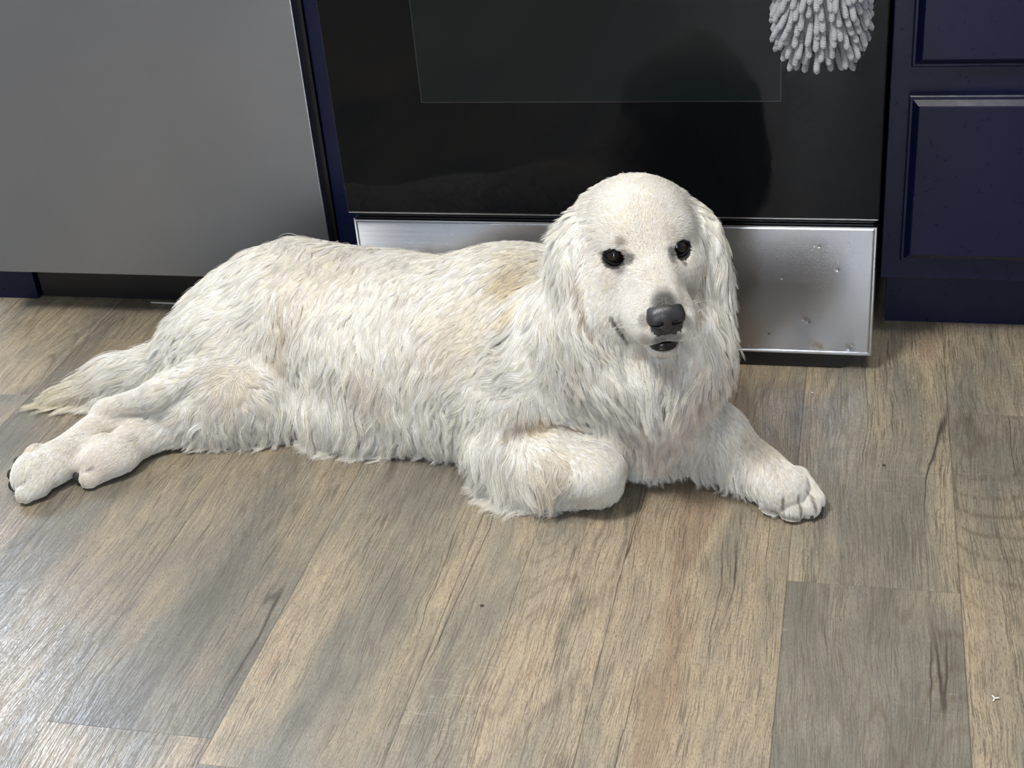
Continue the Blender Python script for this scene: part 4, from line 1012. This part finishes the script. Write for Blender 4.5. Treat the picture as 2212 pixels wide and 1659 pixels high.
# ---------------------------------------------------------------- the dog: sculpted head, flesh and coat
def rotm(rx, ry, rz):
    rx, ry, rz = np.radians([rx, ry, rz]); cx, sx, cy, sy, cz, sz = np.cos(rx), np.sin(rx), np.cos(ry), np.sin(ry), np.cos(rz), np.sin(rz)
    return (np.array([[cz, -sz, 0], [sz, cz, 0], [0, 0, 1]]) @ np.array([[cy, 0, sy], [0, 1, 0], [-sy, 0, cy]]) @ np.array([[1, 0, 0], [0, cx, -sx], [0, sx, cx]])).T
def field_mesh(F, name, cut=False):
    P, Q = F.nets(); me = bpy.data.meshes.new(name)
    me.vertices.add(len(P)); me.vertices.foreach_set('co', P.astype(np.float32).ravel())
    me.loops.add(Q.size); me.loops.foreach_set('vertex_index', Q.ravel().astype(np.int32))
    me.polygons.add(len(Q)); me.polygons.foreach_set('loop_start', np.arange(0, Q.size, 4, dtype=np.int32)); me.polygons.foreach_set('loop_total', np.full(len(Q), 4, np.int32))
    me.update(calc_edges=True); me.polygons.foreach_set('use_smooth', np.ones(len(Q), bool)); me.validate(); return me, P, Q
COAT_ = np.array(COAT); PAT = np.array(PATCHES)
cP, cD, cL, cU = COAT_[:, :3], COAT_[:, 3:6], COAT_[:, 6] * .01, COAT_[:, 7]
def lie(P):                      # direction, length and lift of the coat at points P
    D = np.empty_like(P); L = np.empty(len(P)); U = np.empty(len(P))
    for i in range(0, len(P), 20000):
        p = P[i:i + 20000]; d2 = ((p[:, None] - cP[None]) ** 2).sum(2)
        s = np.clip(np.sqrt(np.sort(d2, 1)[:, 2]), .012, .2)[:, None]; w_ = np.exp(-d2 / (1.1 * s * s)) + 1e-12
        w_ /= w_.sum(1, keepdims=True); D[i:i + 20000] = w_ @ cD
        s = np.clip(np.sqrt(np.sort(d2, 1)[:, 1]), .008, .2)[:, None]; w_ = np.exp(-d2 / (.75 * s * s)) + 1e-14; w_ /= w_.sum(1, keepdims=True); L[i:i + 20000] = w_ @ cL; U[i:i + 20000] = w_ @ cU
    return D, L, U
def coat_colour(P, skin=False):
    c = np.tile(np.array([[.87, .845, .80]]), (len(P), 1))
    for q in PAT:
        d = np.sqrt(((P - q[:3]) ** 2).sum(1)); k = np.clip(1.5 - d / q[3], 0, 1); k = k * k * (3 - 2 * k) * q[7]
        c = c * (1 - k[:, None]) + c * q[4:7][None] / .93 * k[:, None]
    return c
def local_head(P): return (P - HE) @ HM.T * 100.0            # cm in the head frame: side, forward, up

def build_dog():
    dog = thing('dog', 'cream golden retriever lying on the wood floor looking at the camera', 'dog', (0, 0, 0))
    F = Field((-.92, -.56, -.015), (.40, .02, .50), BODY_H)
    for p in FLESH:
        if p[0] == 'c': F.cone(*p[1:])
        else: F.ell(p[1], p[2], rotm(*p[3]), p[4])
    build_head(F)
    F.d = np.maximum(F.d, .0015 - F.ax[2][None, None, :]).astype(np.float32)
    F.d = np.maximum(F.d, F.ax[1][None, :, None] + .027).astype(np.float32)      # the back stays clear of the range
    me, P, Q = field_mesh(F, 'body')
    # ---- skin
    hl = local_head(P); col = coat_colour(P) * np.array([[.72, .63, .56]])
    def dark(mask, c): col[mask] = c
    for q in (-1, 1):
        e = np.sqrt(((hl - np.array([q * 3.7, 1.0, .35])) / np.array([2.0, 2.0, 1.45])) ** 2 @ np.ones(3)); dark(e < 1, (.018, .015, .014))
    m = np.sqrt(((hl - np.array([0, 9.2, -6.9])) / np.array([2.2, 2.2, 1.15])) ** 2 @ np.ones(3)); dark(m < 1, (.012, .010, .010))
    m = np.sqrt(((hl - np.array([0, 10.6, -4.4])) / np.array([1.9, 1.6, 2.0])) ** 2 @ np.ones(3)); dark(m < 1, (.03, .026, .025))
    for q in (-1, 1):
        s = (hl[:, 0] * q > 1.6) & (hl[:, 0] * q < 3.6) & (hl[:, 1] > 3.4) & (hl[:, 1] < 8.6) & (np.abs(hl[:, 2] + 6.5 + .09 * (hl[:, 1] - 3.8)) < .35); dark(s, (.10, .07, .065))
    ca = me.color_attributes.new('tint', 'FLOAT_COLOR', 'POINT'); ca.data.foreach_set('color', np.c_[col, np.ones(len(col))].astype(np.float32).ravel())
    g = G('skin'); at = g.n('ShaderNodeAttribute', attribute_name='tint'); g.set(Base_Color=at.outputs['Color'], Roughness=.6); g.bump(g.noise(g.obj(), 500.0, 3.0), .2, .0005)
    link('body', me, g.m, dog)
    # ---- nose
    n = Field(hp(-3.2, 0, 0).min() * 0 + (hp(0, 10.2, -3.4) - .042), hp(0, 10.2, -3.4) + .042, .0006)
    E = lambda c, r, k=.006, sub=0: n.ell(hp(*c), np.array(r) * .01, HM, k, sub)
    E((0, 9.7, -2.45), (2.05, 1.55, 1.10)); E((0, 10.0, -3.3), (1.80, 1.45, 1.40)); E((0, 10.0, -4.2), (.70, 1.1, .9))
    for q in (-1, 1):
        E((q * 1.25, 10.4, -3.1), (.94, .85, 1.0), .005)
        E((q * .82, 11.45, -3.4), (.36, .75, .36), .002, 1); E((q * 1.35, 11.1, -3.6), (.55, .6, .16), .002, 1)
    n.cone(hp(0, 11.75, -3.1), .0006, hp(0, 11.3, -5.2), .0009, .0012, 1)
    nm, _, _ = field_mesh(n, 'nose')
    g = G('nose_leather'); vo = g.n('ShaderNodeTexVoronoi'); g.put(vo.inputs['Vector'], g.obj()); vo.inputs['Scale'].default_value = 900
    g.set(Base_Color=g.mix(g.noise(g.obj(), 60.0, 2.0), (.014, .013, .014), (.030, .028, .030)), Roughness=.38, Specular_IOR_Level=.6).bump(vo.outputs['Distance'], .25, .0005)
    o = link('nose', nm, g.m, dog); o['label'] = 'dark leathery nose'
    # ---- eyes
    ge = G('eye'); lx = ge.sep(ge.obj()); rr = ge.ma('SQRT', ge.ma('ADD', ge.ma('POWER', lx[0], 2.0), ge.ma('POWER', lx[2], 2.0)))
    ir = ge.ramp(ge.ma('MULTIPLY', rr, 75.0), [(0, (.002, .002, .002)), (.34, (.002, .002, .002)), (.40, (.012, .006, .003)), (.72, (.008, .004, .003)), (.80, (.006, .004, .004))])
    ge.set(Base_Color=ir, Roughness=.05, Specular_IOR_Level=.5)
    gl = plain('eyelid_skin', (.006, .005, .005), .7, spec=.25)
    for q in (-1, 1):
        m = MB(); N, R = 32, .0130; vs = [(0, R, 0)]; fs = []
        for i in range(1, 18):
            for k in range(N): ph = math.pi * i / 18; th = 2 * math.pi * k / N; vs.append((R * math.sin(ph) * math.cos(th), R * math.cos(ph), R * math.sin(ph) * math.sin(th)))
        vs.append((0, -R, 0))
        for k in range(N): fs.append((0, 1 + (k + 1) % N, 1 + k)); fs.append((len(vs) - 1, 1 + 16 * N + k, 1 + 16 * N + (k + 1) % N))
        for i in range(16):
            for k in range(N): fs.append((1 + i * N + k, 1 + i * N + (k + 1) % N, 1 + (i + 1) * N + (k + 1) % N, 1 + (i + 1) * N + k))
        o = m.add(vs, fs, True).build('eye', ge.m, dog)
        c = hp(q * 3.72, EYE_A, .35); Rm = Matrix([list(HS), list(HA), list(HT)]).transposed().to_4x4()
        # gaze slightly towards the viewer
        gz = (Vector((.3495, -1.855, 1.0715)) - Vector(c)).normalized(); ha = Vector(HA); gz = (ha * .35 + gz * .65).normalized()
        xx = gz.cross(Vector(HT)).normalized(); zz = xx.cross(gz); Rm = Matrix((xx, gz, zz)).transposed().to_4x4(); Rm.translation = Vector(c); o.matrix_local = Rm
        pts = []; pts2 = []
        for k in range(36):
            th = 2 * math.pi * k / 36; cs, sn = math.cos(th), math.sin(th)
            s_ = q * 3.72 + 1.30 * cs; t_ = .35 + (1.02 if sn > 0 else .84) * sn * (1 - .25 * cs * cs) - .10 * q * -cs * 1.0
            rr2 = ((s_ - q * 3.72) ** 2 + (t_ - .35) ** 2); a_ = EYE_A + math.sqrt(max(.25, 1.40 ** 2 - rr2)); pts.append(hp(s_, a_, t_))
        MB().tube(pts, .0012, 8, True).build('eyelid', gl, dog)
    # ---- mouth
    MB_ = Field(hp(0, 8.6, -6.9) - .035, hp(0, 8.6, -6.9) + .035, .0010)
    MB_.ell(hp(0, 8.1, -6.95), np.array((1.85, 1.95, .72)) * .01, HM, .003); MB_.ell(hp(0, 9.3, -7.5), np.array((1.35, .8, .38)) * .01, HM, .004)
    mm, _, _ = field_mesh(MB_, 'mouth'); o = link('mouth', mm, plain('lip_skin', (.010, .008, .008), .25), dog); o['label'] = 'dark wet lower lip and open mouth'
    # ---- claws and pads
    gc = plain('claw_horn', (.035, .028, .022), .35); gp = plain('pad_leather', (.020, .018, .018), .7, bumpy=.4)
    for a, b in CLAWS:
        a, b = Vector(a), Vector(b); mid = (a + b) / 2 + Vector((0, 0, .003))
        MB().tube([a, mid, b], [.0042, .0034, .0008], 10).build('claw', gc, dog)
    for c, r in PADS:
        pf = Field(np.array(c) - .03, np.array(c) + .03, .0012); pf.ell(c, r, rotm(0, 0, PAD_ROT), .004)
        pm, _, _ = field_mesh(pf, 'paw_pad'); link('paw_pad', pm, gp, dog)
    coat(dog, F, P, Q)
    # ---- whiskers
    rng = random.Random(3); wm = plain('whisker', (.75, .73, .68), .4)
    for q in (-1, 1):
        for i in range(7):
            b = hp(q * rng.uniform(2.6, 3.3), rng.uniform(6, 8.5), rng.uniform(-5.6, -4.0)); d = Vector(HS) * q * 1.0 + Vector(HT) * rng.uniform(-.7, .1) - Vector(HA) * rng.uniform(0, .5); d.normalize(); L = rng.uniform(.02, .035)
            b = Vector(b); MB().tube([b, b + d * L * .5 + Vector((0, 0, .001)), b + d * L - Vector((0, 0, .002))], [.00022, .00018, .00006], 5).build('whisker', wm, dog)

def coat(dog, F, P, Q):
    rng = np.random.default_rng(7)
    A, B, C_, D_ = (P[Q[:, i]] for i in range(4)); nf = np.cross(C_ - A, D_ - B); ar = np.linalg.norm(nf, axis=1) * .5; nf /= (2 * ar[:, None] + 1e-12); cen = (A + B + C_ + D_) / 4
    cam = np.array([.3495, -1.855, 1.0715]); vd = cam - cen; vd /= np.linalg.norm(vd, axis=1, keepdims=True); face = (nf * vd).sum(1)
    Dc, Lc, Uc = lie(cen); hl = local_head(cen)
    dens = np.clip(.012 / np.maximum(Lc, .004), .45, 3.6)             # short coat, more hairs
    dens *= np.where(face > -.25, 1.0, .22); dens *= np.where(cen[:, 2] < .006, .15, 1.0)
    keep = np.ones(len(cen))
    for q in (-1, 1): keep[(((hl - np.array([q * 3.72, 1.1, .35])) / np.array([1.62, 2.0, 1.22])) ** 2).sum(1) < 1] = 0
    keep[(((hl - np.array([0, 10.6, -3.3])) / np.array([2.1, 1.6, 1.75])) ** 2).sum(1) < 1] = 0
    keep[(((hl - np.array([0, 9.4, -6.95])) / np.array([2.0, 1.9, .85])) ** 2).sum(1) < 1] = 0
    keep[(hl[:, 1] > -1) & (np.abs(hl[:, 0]) < 1.6) & (hl[:, 2] < -6.0) & (hl[:, 2] > -7.2) & (hl[:, 1] > 7)] = 0
    for c, r in PADS: keep[((cen - np.array(c)) ** 2).sum(1) < (min(r) * 1.1) ** 2] = 0
    wgt = ar * dens * keep; wgt /= wgt.sum(); N = HAIRS
    fi = rng.choice(len(cen), N, p=wgt); a, b = rng.random(N)[:, None], rng.random(N)[:, None]
    root = A[fi] * (1 - a) * (1 - b) + B[fi] * a * (1 - b) + C_[fi] * a * b + D_[fi] * (1 - a) * b
    # clumps
    NG = int(N * .034); gi = rng.choice(N, NG, replace=False); kd = KDTree(NG)
    for i in range(NG): kd.insert(root[gi[i]], i)
    kd.balance(); cl = np.fromiter((kd.find(p)[1] for p in root), np.int64, N)
    # second, broader level of locks
    NL = int(NG * .07); li = rng.choice(NG, NL, replace=False); kl = KDTree(NL); groot = root[gi]
    for i in range(NL): kl.insert(groot[li[i]], i)
    kl.balance(); lk = np.fromiter((kl.find(p)[1] for p in groot), np.int64, NG)
    D, L, U = lie(root); v, n0 = F.sample(root)
    nz = lambda k, s: (rng.random((k, 3)) - .5) * s
    lock_d = nz(NL, 1.0); lock_l = rng.uniform(.85, 1.15, NL); lock_w = rng.uniform(0, 6.28, NL)
    gd = nz(NG, .40) + lock_d[lk] * .38; gL = rng.uniform(.8, 1.2, NG) * lock_l[lk]; gw = lock_w[lk] + rng.uniform(-.5, .5, NG); gu = rng.uniform(-.12, .18, NG)
    long_ = np.clip((L - .008) / .025, 0, 1)
    D = D / (np.linalg.norm(D, axis=1, keepdims=True) + 1e-9) + gd[cl] * (.35 + .35 * long_[:, None]) + nz(N, .16)
    Lh = L * gL[cl] * rng.uniform(.78, 1.12, N); stray = rng.random(N) < .02
    U = np.clip(U * .8 + gu[cl] + (rng.random(N) - .5) * .15, .02, 1.2) + stray * .35
    hlr = local_head(root); region = np.zeros(N, int)
    tail = (root[:, 0] < -.625) & (root[:, 1] > -.262 + .0 * root[:, 0]) & (root[:, 2] < .12); region[tail] = 1
    for k, q in ((2, -1), (3, 1)):
        region[(hlr[:, 0] * q > 6.4) & (hlr[:, 1] < -1.4) & (hlr[:, 1] > -10) & (hlr[:, 2] < 3.2) & (hlr[:, 2] > -11.5)] = k
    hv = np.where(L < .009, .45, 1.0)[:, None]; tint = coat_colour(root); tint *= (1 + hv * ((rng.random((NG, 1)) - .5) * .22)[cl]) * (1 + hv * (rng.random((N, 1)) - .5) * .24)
    warm = rng.random((NG, 1))[cl] * .10; tint *= np.c_[1 - warm * .15, 1 - warm * .45, 1 - warm * 1.3]
    tint[:, :] = np.clip(tint, .01, .95)
    shortm = L < .014
    out = {}
    for nm, sel, K in (('short', shortm, 4), ('long', ~shortm, 8)):
        idx = np.nonzero(sel)[0]; p = root[idx].copy(); d0 = D[idx]; Ls = Lh[idx]; Us = U[idx]; pts = np.empty((len(idx), K, 3), np.float32); pts[:, 0] = p - n0[idx] * .0006
        st = Ls / (K - 1); lg = long_[idx]; ph = gw[cl[idx]]
        for k in range(1, K):
            s = k / (K - 1); v, n = F.sample(p); tg = d0 - (d0 * n).sum(1, keepdims=True) * n; tg /= np.linalg.norm(tg, axis=1, keepdims=True) + 1e-9
            bt = np.cross(n, tg); wave = np.cos(ph + s * 5.0) * (.08 + .44 * lg)
            h_ = np.clip(lg * s * 1.1, 0, .85)[:, None]; tg = tg * (1 - h_) + d0 * h_; lift = Us * (1.15 - 1.0 * s); q = tg + n * lift[:, None] + bt * wave[:, None]; q[:, 2] -= .30 * s * lg; low = (p[:, 2] < .008) & (q[:, 2] < 0); q[low, 2] *= .05; q[low, :2] += n[low, :2] * .5
            q /= np.linalg.norm(q, axis=1, keepdims=True); p = p + q * st[:, None]
            v, n = F.sample(p); mn = .0008 + .0016 * s * lg + .0006 * rng.random(len(p)); push = np.maximum(mn - v, 0); push[v > .03] = 0; p = p + n * push[:, None]; p[:, 2] = np.maximum(p[:, 2], .0012 + .0015 * rng.random(len(p)))
            p[:, 1] = np.minimum(p[:, 1], -.0165); pts[:, k] = p
        out[nm] = (idx, pts, K)
    # draw hairs of a clump together towards the tips
    for nm, (idx, pts, K) in out.items():
        key = cl[idx]; cnt = np.bincount(key, minlength=NG)[:, None]
        for k in range(1, K):
            s = k / (K - 1); mean = np.stack([np.bincount(key, pts[:, k, j], NG) for j in range(3)], 1) / np.maximum(cnt, 1)
            far = np.linalg.norm(mean[key] - pts[:, k], axis=1) > .02
            f = (.55 if nm == 'long' else .2) * s ** 1.1 * np.where(far, 0, 1) * np.clip(.6 + .5 * rng.random(len(idx)), 0, 1)
            pts[:, k] += (mean[key] - pts[:, k]) * f[:, None]
    g = G('coat_hair'); at = g.n('ShaderNodeAttribute', attribute_name='tint'); g.set(Base_Color=at.outputs['Color'], Roughness=.55, Specular_IOR_Level=.28)
    tl = g.n('ShaderNodeBsdfTranslucent'); g.put(tl.inputs[0], at.outputs['Color']); mx = g.n('ShaderNodeMixShader'); mx.inputs[0].default_value = .16
    g.t.links.new(g.b.outputs[0], mx.inputs[1]); g.t.links.new(tl.outputs[0], mx.inputs[2]); g.t.links.new(mx.outputs[0], g.out.inputs[0])
    for k, name in enumerate(('fur', 'tail_fur', 'ear_fur', 'ear_fur')):
        sz = []; pp = []; rd = []; tt = []
        for nm, (idx, pts, K) in out.items():
            m = region[idx] == k; q = pts[m]
            if not len(q): continue
            s = np.linspace(0, 1, K)[None]; base = np.where(nm == 'long', .00019, .00013) * (.8 + .4 * rng.random((len(q), 1)))
            rd.append((base * (1 - .82 * s ** 1.6)).astype(np.float32).ravel()); pp.append(q.reshape(-1)); sz += [K] * len(q); tt.append(tint[idx][m])
        cv = bpy.data.hair_curves.new(name); cv.add_curves(sz)
        cv.attributes['position'].data.foreach_set('vector', np.concatenate(pp))
        ra = cv.attributes.get('radius') or cv.attributes.new('radius', 'FLOAT', 'POINT'); ra.data.foreach_set('value', np.concatenate(rd))
        T = np.concatenate(tt); ca = cv.attributes.new('tint', 'FLOAT_COLOR', 'CURVE'); ca.data.foreach_set('color', np.c_[T, np.ones(len(T))].astype(np.float32).ravel())
        cv.materials.append(g.m); o = bpy.data.objects.new(name, cv); COL.objects.link(o); o.parent = dog
build_dog()
